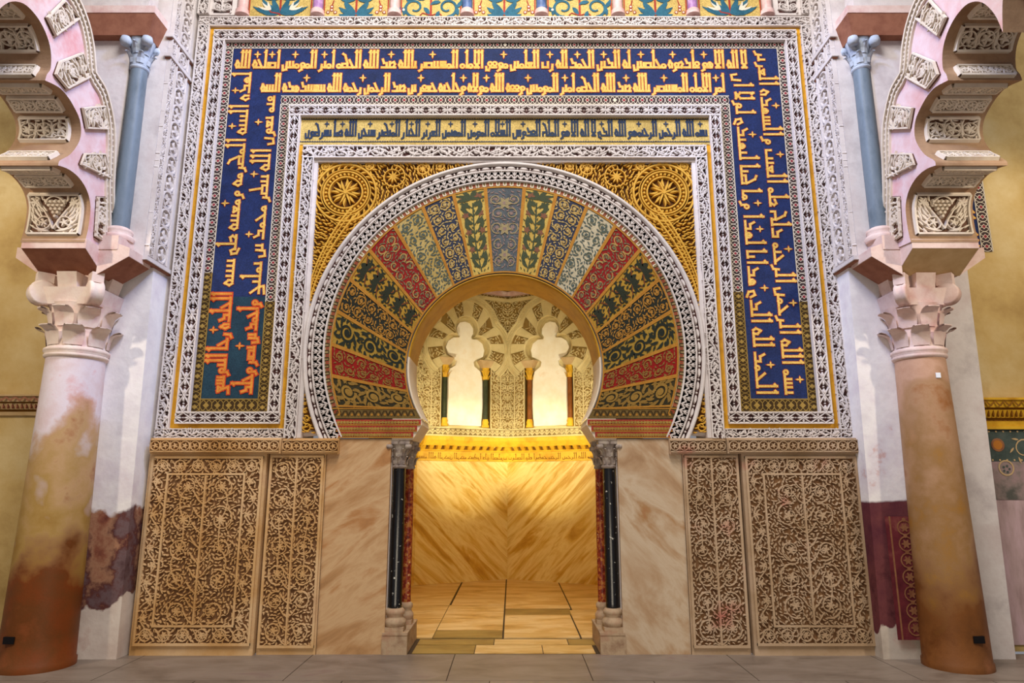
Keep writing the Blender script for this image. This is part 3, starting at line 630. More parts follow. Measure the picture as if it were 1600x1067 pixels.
for i in range(19):
    k = abs(i - 9); sg = 1 if i >= 9 else -1
    a0, a1 = (R(ANG[i]), R(ANG[i+1])) if sg > 0 else (R(ANG[i+1]), R(ANG[i]))
    def pin(ph): return arc_pt(ph, ZI, RI + .012)
    def pout(ph): return arc_pt(ph, 2.82, 1.72)
    am = (a0+a1)/2; A, B = pin(am), pout(am); L = math.hypot(B[0]-A[0], B[1]-A[1]); A0, A1 = pin(a0), pin(a1); B0, B1 = pout(a0), pout(a1)
    wm = (math.hypot(A1[0]-A0[0], A1[1]-A0[1]) + math.hypot(B1[0]-B0[0], B1[1]-B0[1])) / 2
    def f(u, v, h):
        ph = a0 + (a1-a0)*(u/wm + .5); p, q = pin(ph), pout(ph); tt = v/L
        return (p[0] + (q[0]-p[0])*tt, YV - h, p[1] + (q[1]-p[1])*tt)
    sty, g_, c1, c2 = ST[k]
    if k == 3 and sg > 0: g_ = patch_m
    m = MB(f); n = 8
    m.grid([[f(wm*(x/n-.5), L*y/6, 0) for x in range(n+1)] for y in range(7)], g_, False)
    hw = wm/2 - .022; h = .004
    if sty == 'scroll':
        scroll_field(m, -hw, hw, .03, L-.03, wm*.22, c1, h, None, 40+k, c2, .028, .013, .04, .014, stem=False)
    elif sty == 'leafy':
        scroll_field(m, -hw, hw, .03, L-.03, wm*.3, c1, h, None, 50+k, c2, .03, .010, .042, .017, stem=False)
        m.V = m.V
    elif sty == 'lily':
        scroll_field(m, -hw, hw, .05, L-.04, wm*.24, c1, h, None, 60, c2, .034, .012, .045, .013, stem=False)
        for q in range(3): m.flower(0, L*(.2+.3*q), .075, 6, h*1.3, c1, None, c2)
    elif sty == 'plant':
        m.stroke([(.02*math.sin(y*5), y) for y in [L*.04 + L*.8*q/14 for q in range(15)]], .014, h, c1)
        for q in range(8):
            y = L*(.08 + .1*q)
            for e in (-1, 1):
                m.stroke([(0, y), (e*hw*.45, y+.07), (e*hw*.62, y+.11)], .010, h, c1)
                m.leaf(e*hw*.2, y+.01, PI/2-e*.7, .11, .034, h*1.1, c1, None, e*.7)
                (m.flower(e*hw*.62, y+.12, .04, 5, h*1.2, c2) if q % 2 else m.leaf(e*hw*.6, y+.06, PI/2-e*.2, .1, .045, h*1.2, c1))
        for e in (-1, 1):
            for q in range(3): m.leaf(0, L*.88, PI/2 - e*(.5+.5*q), .15, .04, h*1.2, c1, None, e*-.6)
        fill_leaves(m, lambda x, y: True, (-hw, hw, .03, L-.03), .045, lambda x, y: PI/2 - .8*x/hw, c1, h*.9, None, 70, .04, .013)
    elif sty == 'bush':
        for q in range(5):
            y = L*(.1+.19*q)
            for e in (-1, 1):
                m.spiral(e*hw*.5, y, hw*.42, PI/2, 1.1, e, .016, h, c1, None, .3)
                for z in range(5): m.leaf(e*hw*.25, y, PI/2+e*(-1.2+.6*z), .10, .034, h*1.1, c2, None, e*.6)
            m.stroke([(-hw*.8, y-.05), (hw*.8, y+.09)], .013, h, mat('vine_brown_mosaic', '#6a3a1c', 6)); m.stroke([(hw*.8, y-.05), (-hw*.8, y+.09)], .013, h, MATS['vine_brown_mosaic'])
        fill_leaves(m, lambda x, y: True, (-hw, hw, .03, L-.03), .042, lambda x, y: math.atan2(math.sin(y*20), x), c2, h*.9, None, 75, .05, .02)
    else:
        nb = 3
        for q in range(nb):
            y = L*(.17+.32*q); e = 1 if q % 2 else -1; r = hw*.74
            m.spiral(e*hw*.1, y, r, -PI/2, 1.45, e*sg, .026, h, c1, None, .25)
            for z in range(9): 
                a = z*.7; m.leaf(e*hw*.1 + r*.95*math.cos(a), y + r*.95*math.sin(a), a + e*sg*1.0, .10, .034, h*1.1, c2, None, e*sg*.9)
            m.disk(e*hw*.1, y, .03, h*1.2, c1)
        fill_leaves(m, lambda x, y: min(abs(y - L*(.17+.32*q)) for q in range(nb)) > hw*.6 or abs(x) > hw*.75, (-hw, hw, .03, L-.03), .045, lambda x, y: y*9, c2, h*.9, None, 80+k, .06, .022)
    for e in (-1, 1): m.stroke([(e*(wm/2-.007), L*q/8) for q in range(9)], .016, h*1.5, edge_m)
    for y in (.008, L-.008): m.stroke([(wm*(q/8-.5), y) for q in range(9)], .016, h*1.6, edge_m)
    o = m.build('voussoir', arch); o['label'] = VN[k] + ' mosaic voussoir'
# meander ring and springing bands
key_m = mat('tan_meander_ground', [(0.3, '#8f7a52'), (0.7, '#b09a6c')], 5, grain=.25)
AE = R(112)
m = MB(polar(YV, ZO, 1.75, -AE)); LA = 2*AE*1.75
m.grid([[m.f(LA*q/120, -.04, 0) for q in range(121)], [m.f(LA*q/120, .062, 0) for q in range(121)]], key_m, False)
kn = 96; p = LA/kn
for q in range(kn):
    u = q*p
    m.stroke([(u, -.015), (u+p*.2, -.015), (u+p*.2, .03), (u+p*.8, .03), (u+p*.8, -.015), (u+p, -.015)], .012, .004, cream_t if 22 < q < 74 else dkbrown_p)
    m.stroke([(u+p*.38, -.02), (u+p*.38, .012), (u+p*.62, .012), (u+p*.62, -.02)], .009, .0045, redt)
m.stroke([(LA*q/120, -.034) for q in range(121)], .010, .005, edge_m)
m.build('meander_ring', arch)
gband = mat('olive_meander_ground', [(0.3, '#5c4824'), (0.7, '#7a6434')], 5, grain=.25)
for s in (-1, 1):
    m = MB(wall(YV, 0, s)); x0, x1 = .83, 1.62
    m.poly([(.80, 2.13), (1.645, 2.13), (1.685, 2.235), (.855, 2.215)], .0005, gband)
    for q in range(12):
        u = .87 + q*.064
        m.stroke([(u, 2.155), (u+.02, 2.20), (u+.045, 2.20), (u+.064, 2.155)], .012, .004, dkbrown_p); m.disk(u+.03, 2.165, .012, .004, edge_m)
    m.stroke([(.85, 2.222), (1.68, 2.226)], .010, .005, edge_m)
    m.build('springing_meander', arch)
    for q in range(3):
        m = MB(wall(YV, 0, s)); z1 = 2.118 - q*.060; z0 = z1 - .056; xa = .805 + q*.035; xb = 1.64 - q*.022
        m.slab(xa, xb, z0, z1, 0, .012 + .004*q, redt)
        for j in range(26):
            u = xa + .02 + (xb-xa-.04)*j/26
            m.flower(u+.012, (z0+z1)/2, .02, 5, .017+.004*q, olive_p, None, None, j)
        m.slab(xa, xb, z0-.002, z0+.009, 0, .018 + .004*q, edge_m)
        o = m.build('springing_band', arch); o['label'] = 'red and gold painted springing bands'
# archivolt
m = MB()
AO = R(119)
def ringband(mb, r0, r1, h0, h1, mm):
    N = 120; P = []
    for q in range(N+1):
        a = -AO*1.0 + 2*AO*q/N
        P.append(a)
    for hh, ra, rb in ((None, r0, r1),):
        rows = [[(ra_*math.sin(a), -hx, ZO + ra_*math.cos(a)) for a in P] for ra_, hx in ((r0, h0), (r0 + (r1-r0)*.2, h1), (r0 + (r1-r0)*.8, h1), (r1, h0))]
        mb.grid(rows, mm, True)
mb_sm = ringband(m, 1.945, 1.99, -.03, .045, stucco); ringband(m, 1.885, 1.905, 0, .03, stucco); ringband(m, 1.775, 1.79, -.01, .03, stucco)
m.f = polar(-.004, ZO, 1.84, -AO); LB = 2*AO*1.84
m.grid([[m.f(LB*q/120, -.065, 0) for q in range(121)], [m.f(LB*q/120, .13, 0) for q in range(121)]], recess, False)
band(m, LB, .108, 'palm', 31, stucco, recess, .024, .05)
m.build('carved_archivolt', arch)
m = MB(polar(-.004, ZO, 1.925, -AO)); LB = 2*AO*1.925; nb = 60
for q in range(nb):
    u = LB*(q+.5)/nb
    P = [(u + .048*math.cos(2*PI*j/10), .014*math.sin(2*PI*j/10)) for j in range(10)]
    rows = [[m.f(x, y, 0) for x, y in P], [m.f(u+(x-u)*.7, y*.7, .026) for x, y in P]]; m.grid(rows, stucco, True, True); m.face(rows[1], stucco)
    m.disk(u + LB/nb*.5, 0, .012, .02, stucco, 0, 8)
m.build('bead_moulding', arch)
# soffit: gilded above, bare plaster towards the springing, then the nacelle
wsoff = mat('bare_white_soffit', [(0.3, '#dccab0'), (0.7, '#ecdcc6')], 4, bump=.15)
goldsoff = mat('gilded_soffit', [(0.3, '#a8781c'), (0.55, '#c4922a'), (0.75, '#b08022')], 5, rough=.5)
def soff(a0, a1, n, mm, mb):
    rows = []
    for q in range(n+1):
        a = R(a0 + (a1-a0)*q/n); rr = [(RI-.0, -.006), (RI-.012, -.02), (RI-.014, .05), (RI-.014, .56)]
        rows.append([(r_*math.sin(a), y_, ZI + r_*math.cos(a)) for r_, y_ in rr])
    mb.grid(rows, mm, True)
m = MB(); soff(-84, 84, 60, goldsoff, m); m.build('gilded_soffit', arch)
for s in (-1, 1):
    m = MB(); soff(84*s, 122.5*s, 20, wsoff, m); o = m.build('plaster_soffit', arch); o['label'] = 'bare whitish lower end of the soffit'
    m = MB(); P = [(.805, 2.125), (.795, 2.07), (.88, 1.925), (1.08, 1.925), (1.08, 2.125)]
    fr = [(s*x, -.012, z) for x, z in P]; bk = [(s*x, .56, z) for x, z in P]
    m.face(fr, wsoff); m.face(bk, wsoff)
    for q in range(5): m.face([fr[q], fr[(q+1) % 5], bk[(q+1) % 5], bk[q]], wsoff)
    m.build('nacelle', arch)

# ------------------------------------------------------------ gilded spandrels
for s in (-1, 1):
    side = 'left' if s < 0 else 'right'
    sp = thing('gilded_spandrel', f'gilded relief filling the {side} corner above the arch, large roundel in its corner', 'carved spandrel', (s*1.7, 0, 1.99))
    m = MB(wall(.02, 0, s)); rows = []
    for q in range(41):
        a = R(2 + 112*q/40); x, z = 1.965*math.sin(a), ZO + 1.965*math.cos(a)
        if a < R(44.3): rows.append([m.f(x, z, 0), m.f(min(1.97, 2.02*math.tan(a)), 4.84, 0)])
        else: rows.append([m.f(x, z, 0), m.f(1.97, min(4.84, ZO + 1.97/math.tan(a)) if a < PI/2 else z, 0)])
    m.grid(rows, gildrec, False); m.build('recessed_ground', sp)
    def inside(x, z): return .35 < x < 1.955 and 1.99 < z < 4.83 and math.hypot(x, z-ZO) > 2.0
    m = MB(wall(.02, 0, s)); cx, cz, r0 = 1.652, 4.47, .315
    for rr, ww in ((r0, .03), (r0*.82, .012), (r0*.74, .022), (r0*.55, .022)): m.ring(cx, cz, rr, ww, .035, gildrel, 0, 40)
    for q in range(26):
        a = 2*PI*q/26; m.leaf(cx+r0*.84*math.cos(a), cz+r0*.84*math.sin(a), a+.9, .06, .026, .032, gildrel, 0, .7)
    for q in range(30): a = 2*PI*q/30; m.disk(cx+r0*.65*math.cos(a), cz+r0*.65*math.sin(a), .02, .032, gildrel, 0, 7)
    for q in range(8):
        a = PI/8 + q*PI/4; m.leaf(cx, cz, a, r0*.46, .034, .04, gildrel, 0, .5); m.leaf(cx+.06*math.cos(a+.3), cz+.06*math.sin(a+.3), a+.6, r0*.32, .035, .036, gildrel, 0, -.8)
    m.disk(cx, cz, .035, .045, gildrel, 0, 8)
    m.stroke([(cx-.05, cz+r0), (cx, cz+r0+.045), (cx+.05, cz+r0)], .03, .035, gildrel, 0)
    m.build('roundel', sp)
    m = MB(wall(.02, 0, s))
    for x, z, r in ((1.165, 4.645, .135), (.86, 4.735, .075), (.68, 4.765, .05), (1.42, 4.765, .05), (1.88, 4.76, .05)):
        m = MB(wall(.02, 0, s)); m.spiral(x, z, r, PI*.5, 1.2, 1, .022, .034, gildrel, 0, .55); m.flower(x, z, r*.55, 9, .034, gildrel, 0, gildrel)
        for q in range(int(r*110)):
            a = 2*PI*q/int(r*110); m.leaf(x+r*.62*math.cos(a), z+r*.62*math.sin(a), a+.4, r*.4, .02, .03, gildrel, 0, .5)
        m.build('rosette', sp)
    m = MB(wall(.02, 0, s))
    # stems sweeping down the side of the arch
    for off, w_ in ((0.035, .03), (.085, .018), (.125, .03)):
        P = []
        for q in range(25):
            a = R(46 + 30*q/24); rr = 2.0 + off*(1 - q/24*.55) + .05*(1-q/24); P.append((min(1.95, rr*math.sin(a)), ZO + rr*math.cos(a)))
        m.stroke(P, w_, .036, gildrel, 0, (1, .5))
    m.build('stems', sp); m = MB(wall(.02, 0, s))
    for q in range(8):
        z = 2.05 + q*.075; xx = (math.sqrt(2.0**2 - (z-ZO)**2) + 1.96)/2
        m2 = MB(wall(.02, 0, s)); m2.spiral(xx, z, min(.07, (1.955 - 2*xx + 1.96)*.42), q, 1.1, 1 if q % 2 else -1, .016, .032, gildrel, 0, .4); m2.build('small_scroll', sp)
    def sw(x, z): return math.atan2(z-cz, x-cx) + PI*.45
    def ins(x, z): return inside(x, z) and math.hypot(x-cx, z-cz) > r0+.02 and math.hypot(x-1.165, z-4.655) > .14
    fill_leaves(m, ins, (.35, 1.96, 1.99, 4.83), .028, sw, gildrel, .03, 0, 91, .052, .021)
    m.build('scrollwork', sp)
# ------------------------------------------------------------ blind arcade along the top
ORD = ['leftmost', 'second from left', 'third from left', 'middle', 'third from right', 'second from right', 'rightmost']
cxs = [-2.897, -2.069, -1.22, -.42, .40, 1.243, 2.07, 2.89]
for i in range(7):
    x0, x1 = cxs[i] + .06, cxs[i+1] - .06; xc = (x0+x1)/2; hw = (x1-x0)/2
    kinds = [('spread teal leaves', 0), ('teal palmette and berry clusters', 1), ('curling teal fronds', 2), ('teal scroll and grape bunches', 1), ('curling teal fronds', 2), ('teal palmette and berry clusters', 1), ('spread teal leaves', 0)][i]
    p = thing('plant_mosaic', f'gold mosaic with {kinds[0]}, {ORD[i]} along the top', 'mosaic panel', (xc, 0, 6.56), 'mosaic panels of the top arcade')
    m = MB(); m.box(x0, x1, .0, .05, 6.555, 7.6, goldbg, True); m.build('ground', p)
    m = MB(wall(-.002, xc)); z = 6.56; h = .004
    m.stroke([(0, z), (0, z+.9)], .022, h, redt)
    for e in (-1, 1):
        if kinds[1] == 0:
            for q in range(4):
                zz = z + .02 + q*.19
                for a, ln in ((.25, .33), (.7, .30), (1.15, .24)): m.leaf(0, zz, PI/2 - e*(PI/2 - a), ln, .07, h, teal_p, None, e*.7); m.leaf(e*.1, zz+.05, PI/2 - e*(PI/2-a), ln*.5, .03, h*1.3, cream_t, None, e*.6)
                m.stroke([(0, zz), (e*.1, zz+.02), (e*.16, zz+.10)], .014, h*1.2, redt)
        elif kinds[1] == 1:
            for q in range(4):
                zz = z + .0 + q*.2
                for a, ln in ((-.1, .2), (.35, .22), (.9, .24)): m.leaf(0, zz+.02, PI/2 - e*(PI/2 - a), ln, .075, h, teal_p, None, e*.9)
                for bx, bz in ((.27, .05), (.23, .02), (.31, .02), (.27, .09)):
                    m.ring(e*bx, zz+bz+.02, .017, .008, h, redt, None, 10); m.disk(e*bx, zz+bz+.02, .012, h*.8, cream_t, None, 8)
                m.stroke([(e*.27, zz+.12), (e*.25, zz+.19)], .012, h, redt)
        else:
            for q in range(3):
                zz = z + .1 + q*.26
                m.spiral(e*.18, zz, .12, -PI/2, 1.1, e, .032, h, teal_p, None, .3)
                for a in range(5): m.leaf(e*.18+.1*math.cos(a*1.2), zz+.1*math.sin(a*1.2), a*1.2+e, .13, .05, h*1.1, teal_p, None, e)
                m.leaf(e*.3, zz-.1, PI/2+e*.2, .15, .05, h*1.2, teal_p); m.disk(e*.3, zz-.03, .015, h*1.5, cream_t, None, 8)
                m.stroke([(0, zz-.1), (e*.09, zz-.07), (e*.12, zz-.1)], .012, h*1.2, redt)
        m.stroke([(e*(hw-.012), z), (e*(hw-.012), 7.6)], .014, h, redt)
    m.build('plant', p)
CN = [('pale rose', rose_m), ('lilac', lilac_m), ('pale rose veined', rose_m), ('slate blue', navycol), ('slate blue', navycol), ('pale rose veined', rose_m), ('lilac', lilac_m), ('pale rose', rose_m)]
for i, x in enumerate(cxs):
    sd = ('left' if x < 0 else 'right'); od = ['outermost', 'second from the edge', 'third from the edge', 'next to the centre'][min(i, 7-i)]
    c = thing('colonnette', f'{CN[i][0]} colonnette, {od} on the {sd} half of the top arcade', 'small column', (x, -.01, 6.556), 'colonnettes of the top arcade')
    m = MB(); m.lathe([(.078, 0), (.078, .03), (.07, .04), (.075, .055), (.062, .07)], (x, .0, 6.556), rose_m, 20); m.build('base', c)
    m = MB(); m.lathe([(.056, .07), (.054, .9)], (x, .0, 6.556), CN[i][1], 20); m.build('shaft', c)
for s in (-1, 1):
    p = thing('carved_corner_panel', ('white' if s < 0 else 'cream') + f' stucco openwork panel ending the top arcade on the {"left" if s < 0 else "right"}', 'carved panel', (s*3.1, 0, 6.556))
    m = MB(); m.box(s*2.96, s*3.37, -.02, .05, 6.553, 7.6, stucco, True); m.build('frame', p)
    m = MB(wall(-.022, s*3.11)); m.q([(-.10, 6.58, 0), (.10, 6.58, 0), (.10, 7.5, 0), (-.10, 7.5, 0)], recess)
    scroll_field(m, -.10, .10, 6.59, 7.5, .05, stucco, .02, 0, 5, None, .04, .016, .05, .02); m.build('openwork', p)
    m = MB(); strip(m, min(s*3.25, s*3.37), max(s*3.25, s*3.37), 6.555, 7.6, -.03, 'vine', 8, vert=True); m.build('edge_strip', p)

# ------------------------------------------------------------ carved dado
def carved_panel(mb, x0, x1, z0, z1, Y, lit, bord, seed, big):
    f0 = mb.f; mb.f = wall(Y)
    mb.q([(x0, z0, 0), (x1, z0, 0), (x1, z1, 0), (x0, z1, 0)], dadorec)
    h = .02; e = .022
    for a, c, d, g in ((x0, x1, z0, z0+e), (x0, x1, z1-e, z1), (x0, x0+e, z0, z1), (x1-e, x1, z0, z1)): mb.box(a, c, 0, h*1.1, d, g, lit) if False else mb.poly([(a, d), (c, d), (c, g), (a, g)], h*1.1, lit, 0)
    xi0, xi1, zi0, zi1 = x0+e, x1-e, z0+e, z1-e
    if bord:
        w_ = bord
        for a, c, d, g in ((xi0+w_, xi1-w_, zi0+w_, zi0+w_+.018), (xi0+w_, xi1-w_, zi1-w_-.018, zi1-w_), (xi0+w_, xi0+w_+.018, zi0+w_, zi1-w_), (xi1-w_-.018, xi1-w_, zi0+w_, zi1-w_)):
            mb.poly([(a, d), (c, d), (c, g), (a, g)], h, lit, 0)
        for ff, L in ((hstrip(Y, xi0, zi0+w_/2), xi1-xi0), (hstrip(Y, xi0, zi1-w_/2), xi1-xi0)):
            mb.f = ff; k = round(L/.16)
            for q in range(k):
                u = (q+.5)*L/k; sg = 1 if q % 2 else -1
                mb.ring(u, 0, w_*.38, .013, h, lit, 0, 14); mb.flower(u, 0, w_*.27, 6, h, lit, 0, None, q)
                mb.stroke([(u-L/k/2, sg*w_*.4), (u, -sg*w_*.4), (u+L/k/2, sg*w_*.4)], .011, h, lit, 0)
            fill_leaves(mb, lambda x, y: True, (0, L, -w_/2, w_/2), .028, lambda x, y: x*30, lit, h*.9, 0, seed+7, .042, .015)
        for ff, L in ((vstrip(Y, xi0+w_/2, zi0+w_), zi1-zi0-2*w_), (vstrip(Y, xi1-w_/2, zi0+w_), zi1-zi0-2*w_)):
            mb.f = ff; k = round(L/.15)
            mb.stroke([(L*q/60, w_*.3*math.sin(q*PI*k/60)) for q in range(61)], .012, h, lit, 0)
            for q in range(k): mb.flower((q+.5)*L/k, (-1 if q % 2 else 1)*w_*.12, w_*.3, 5, h, lit, 0, None, q)
            fill_leaves(mb, lambda x, y: True, (0, L, -w_/2, w_/2), .028, lambda x, y: x*30, lit, h*.9, 0, seed+9, .042, .015)
        mb.f = wall(Y); g = bord + .022; xi0 += g; xi1 -= g; zi0 += g; zi1 -= g
    scroll_field(mb, xi0, xi1, zi0, zi1, big, lit, h, 0, seed, None, .0255, .016, .038, .0165)
    mb.f = f0
for s in (-1, 1):
    side = 'left' if s < 0 else 'right'; lit = dado if s < 0 else dado_r; tone = 'tan' if s < 0 else 'pinkish tan'
    p = thing('carved_dado_panel', f'wide {tone} marble panel of carved arabesque scrolls at the far {side} of the doorway', 'carved panel', (s*2.84, 0, 0))
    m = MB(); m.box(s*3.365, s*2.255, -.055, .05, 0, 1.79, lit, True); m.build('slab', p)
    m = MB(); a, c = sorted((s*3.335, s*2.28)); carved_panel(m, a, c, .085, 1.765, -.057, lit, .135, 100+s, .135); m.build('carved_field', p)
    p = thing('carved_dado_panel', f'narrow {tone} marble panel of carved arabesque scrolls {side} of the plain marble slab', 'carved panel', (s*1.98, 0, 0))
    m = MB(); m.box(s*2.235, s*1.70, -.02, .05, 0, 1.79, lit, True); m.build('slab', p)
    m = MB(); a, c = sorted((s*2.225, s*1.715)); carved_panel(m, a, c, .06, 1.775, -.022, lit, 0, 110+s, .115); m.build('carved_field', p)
    m = MB(); m.box(s*1.695, s*1.085, -.012, .05, 0, 1.93, marble_v if s < 0 else marble_v2, True)
    tag(m.build('marble_slab'), f'plain {"brown" if s < 0 else "grey and brown"} veined marble slab {side} of the doorway columns', 'marble slab')
    p = thing('carved_impost_strip', f'long carved stone strip under the blue inscription leg, above the wide {side} panel', 'carved strip', (s*2.77, 0, 1.79))
    m = MB(); m.box(s*3.35, s*2.115, -.10, .05, 1.79, 1.935, lit, True); m.build('block', p)
    m = MB(hstrip(-.102, min(s*3.34, s*2.125), 1.862)); band(m, 1.215, .115, 'knot', 120, lit, dadorec, .02, .06); m.build('carved_face', p)
    p = thing('carved_impost_strip', f'short carved stone strip above the narrow {side} panel, its end overhanging the marble slab', 'carved strip', (s*1.86, 0, 1.79))
    m = MB(); m.box(s*2.11, s*1.575, -.062, .05, 1.785, 1.935, lit, True); m.build('block', p)
    m = MB(hstrip(-.064, min(s*2.105, s*1.58), 1.860)); band(m, .525, .115, 'knot', 121, lit, dadorec, .02, .06); m.build('carved_face', p)

# ------------------------------------------------------------ doorway columns
def leafcap(mb, c, r0, r1, z0, z1, mm, n=8, tiers=2):
    mb.lathe([(r0, z0), (r0*1.02, z0+(z1-z0)*.5), (r1*.85, z1)], c, mm, 20)
    for q in range(tiers):
        za = z0 + (z1-z0)*.05 + q*(z1-z0)*.36; zt = za + (z1-z0)*.36
        for k in range(n):
            a = 2*PI*(k + .5*q)/n; ca, sa = math.cos(a), math.sin(a); rw = []
            for t_, dr, wd in ((0, .01, 1), (.5, .12, 1.05), (.85, .45, .8), (1.0, .75, .5), (.9, .9, .3)):
                r = r0*(1+dr*.9); z = za + (zt-za)*t_; hw = PI*r0/n*.72*wd
                rw.append([(c[0]+r*ca-hw*sa, c[1]+r*sa+hw*ca, c[2]+z), (c[0]+(r+.012)*ca, c[1]+(r+.012)*sa, c[2]+z), (c[0]+r*ca+hw*sa, c[1]+r*sa-hw*ca, c[2]+z)])
            mb.grid(rw, mm, False)
for s in (-1, 1):
    side = 'left' if s < 0 else 'right'
    m = MB(); m.box(s*1.105, s*.875, -.03, .62, 0, .165, base_m, True); m.box(s*1.10, s*.872, -.035, .63, .165, .185, base_m, True)
    tag(m.build('pedestal'), f'low stone pedestal under the {side} pair of doorway columns', 'pedestal')
    for nm, lab, x, y, r, sm in (('doorway_column', f'black speckled marble column in front on the {side} side of the doorway', s*1.012, .09, .062, black_m),
                                 ('doorway_column', f'slim red breccia column behind the black one, {side} side of the doorway', s*.962, .42, .046, red_m)):
        c = thing(nm, lab, 'column', (x, y, .185)); k = r/.062
        m = MB(); m.box(x-.095*k, x+.095*k, y-.095*k, y+.095*k, .186, .225, base_m, True)
        m.lathe([(.092*k, .225), (.105*k, .25), (.105*k, .275), (.085*k, .295), (.075*k, .315), (.09*k, .335), (.092*k, .36), (.075*k, .38), (r, .385)], (x, y, 0), base_m, 28); m.build('base', c)
        m = MB(); m.lathe([(r, .385), (r*1.05, .40), (r, .42), (r*1.02, 1.0), (r*.93, 1.655)], (x, y, 0), sm, 28); m.build('shaft', c)
        m = MB(); m.lathe([(r, 1.655), (r*1.2, 1.665), (r*1.2, 1.68), (r, 1.69)], (x, y, 0), cap_m, 20); leafcap(m, (x, y, 0), r*1.05, r*1.75, 1.685, 1.89, cap_m, 8, 3)
        m.box(x-.105*k, x+.105*k, y-.1*k, y+.1*k, 1.885, 1.926, cap_m, True)
        for e in (-1, 1):
            for g in (-1, 1):
                m.lathe([(.001, -.02), (.03*k, -.02), (.036*k, 0), (.03*k, .02), (.001, .02)], (x+e*.09*k, y+g*.085*k, 1.86), cap_m, 10)
        m.build('capital', c)

# ------------------------------------------------------------ the niche behind the doorway
NC = [(0, 5.0), (1.418, 4.30), (1.80, 2.9), (1.62, 1.5), (1.08, .56)]
def nwall(a, b2, s):
    ax, ay = NC[a]; bx, by = NC[b2]; L = math.hypot(bx-ax, by-ay); dx, dy = (bx-ax)/L, (by-ay)/L
    def f(u, v, h):       # u from the inner corner outwards, h into the niche
        return (s*(ax + dx*u - dy*0 + (dy)*h*1.0), ay + dy*u - dx*h, v)
    return f, L
b = MB()
for s in (-1, 1):
    for k in range(4):
        f, L = nwall(k, k+1, s); b.f = f
        b.q([(0, 0, 0), (L, 0, 0), (L, 1.88, 0), (0, 1.88, 0)], niche_m if s < 0 else niche_m2)
        b.q([(0, 1.88, 0), (L, 1.88, 0), (L, 5.4, 0), (0, 5.4, 0)], niche_st)
tag(b.build('wall_niche'), kind='structure')
b = MB(); pts = [(x, y) for x, y in NC] + [(-x, y) for x, y in NC[::-1]]
rows = [[(x, y, 5.2) for x, y in pts], [(x*.6, 2.6+(y-2.6)*.6, 5.9) for x, y in pts], [(x*.05, 2.6+(y-2.6)*.05, 6.1) for x, y in pts]]
b.grid(rows, niche_st, False, True); tag(b.build('ceiling'), kind='structure')
# floor of the niche: marble slabs as laid
b = MB(); b.box(-1.9, 1.9, .02, 5.2, -.3, -.006, joint, True)
slabs = [(-.84, -.27, .03, .36, 1), (-.27, .36, .03, .36, 0), (.36, .84, .03, .36, 0), (-.84, -.1, .37, .62, 1), (-.1, .62, .37, .62, 0), (.62, .9, .37, .62, 1),
         (-1.7, -.72, .66, 2.5, 0), (-.72, -.02, .66, 1.02, 1), (-.72, -.02, 1.03, 2.55, 0), (-.70, -.02, 2.56, 5.0, 0), (-1.7, -.72, 2.51, 5.0, 0),
         (-.01, .76, .66, 1.9, 0), (-.01, .78, 1.91, 2.3, 1), (-.01, .80, 2.31, 5.0, 0), (.77, 1.8, .66, 2.2, 0), (.81, 1.8, 2.21, 5.0, 0)]
for x0, x1, y0, y1, dk in slabs: b.box(x0+.004, x1-.004, y0+.004, y1-.004, -.03, .004 if y0 > .64 else 0, nfloor_d if dk else nfloor_m, True)
tag(b.build('floor_niche'), kind='structure')
goldcor = mat('gilded_cornice', [(0.3, '#c08a1c'), (0.55, '#e0b030'), (0.75, '#cc9a24')], 5, rough=.5, bump=.1)
goldcrec = mat('gilded_cornice_recess', [(0.3, '#7a4e10'), (0.7, '#96661a')], 6)
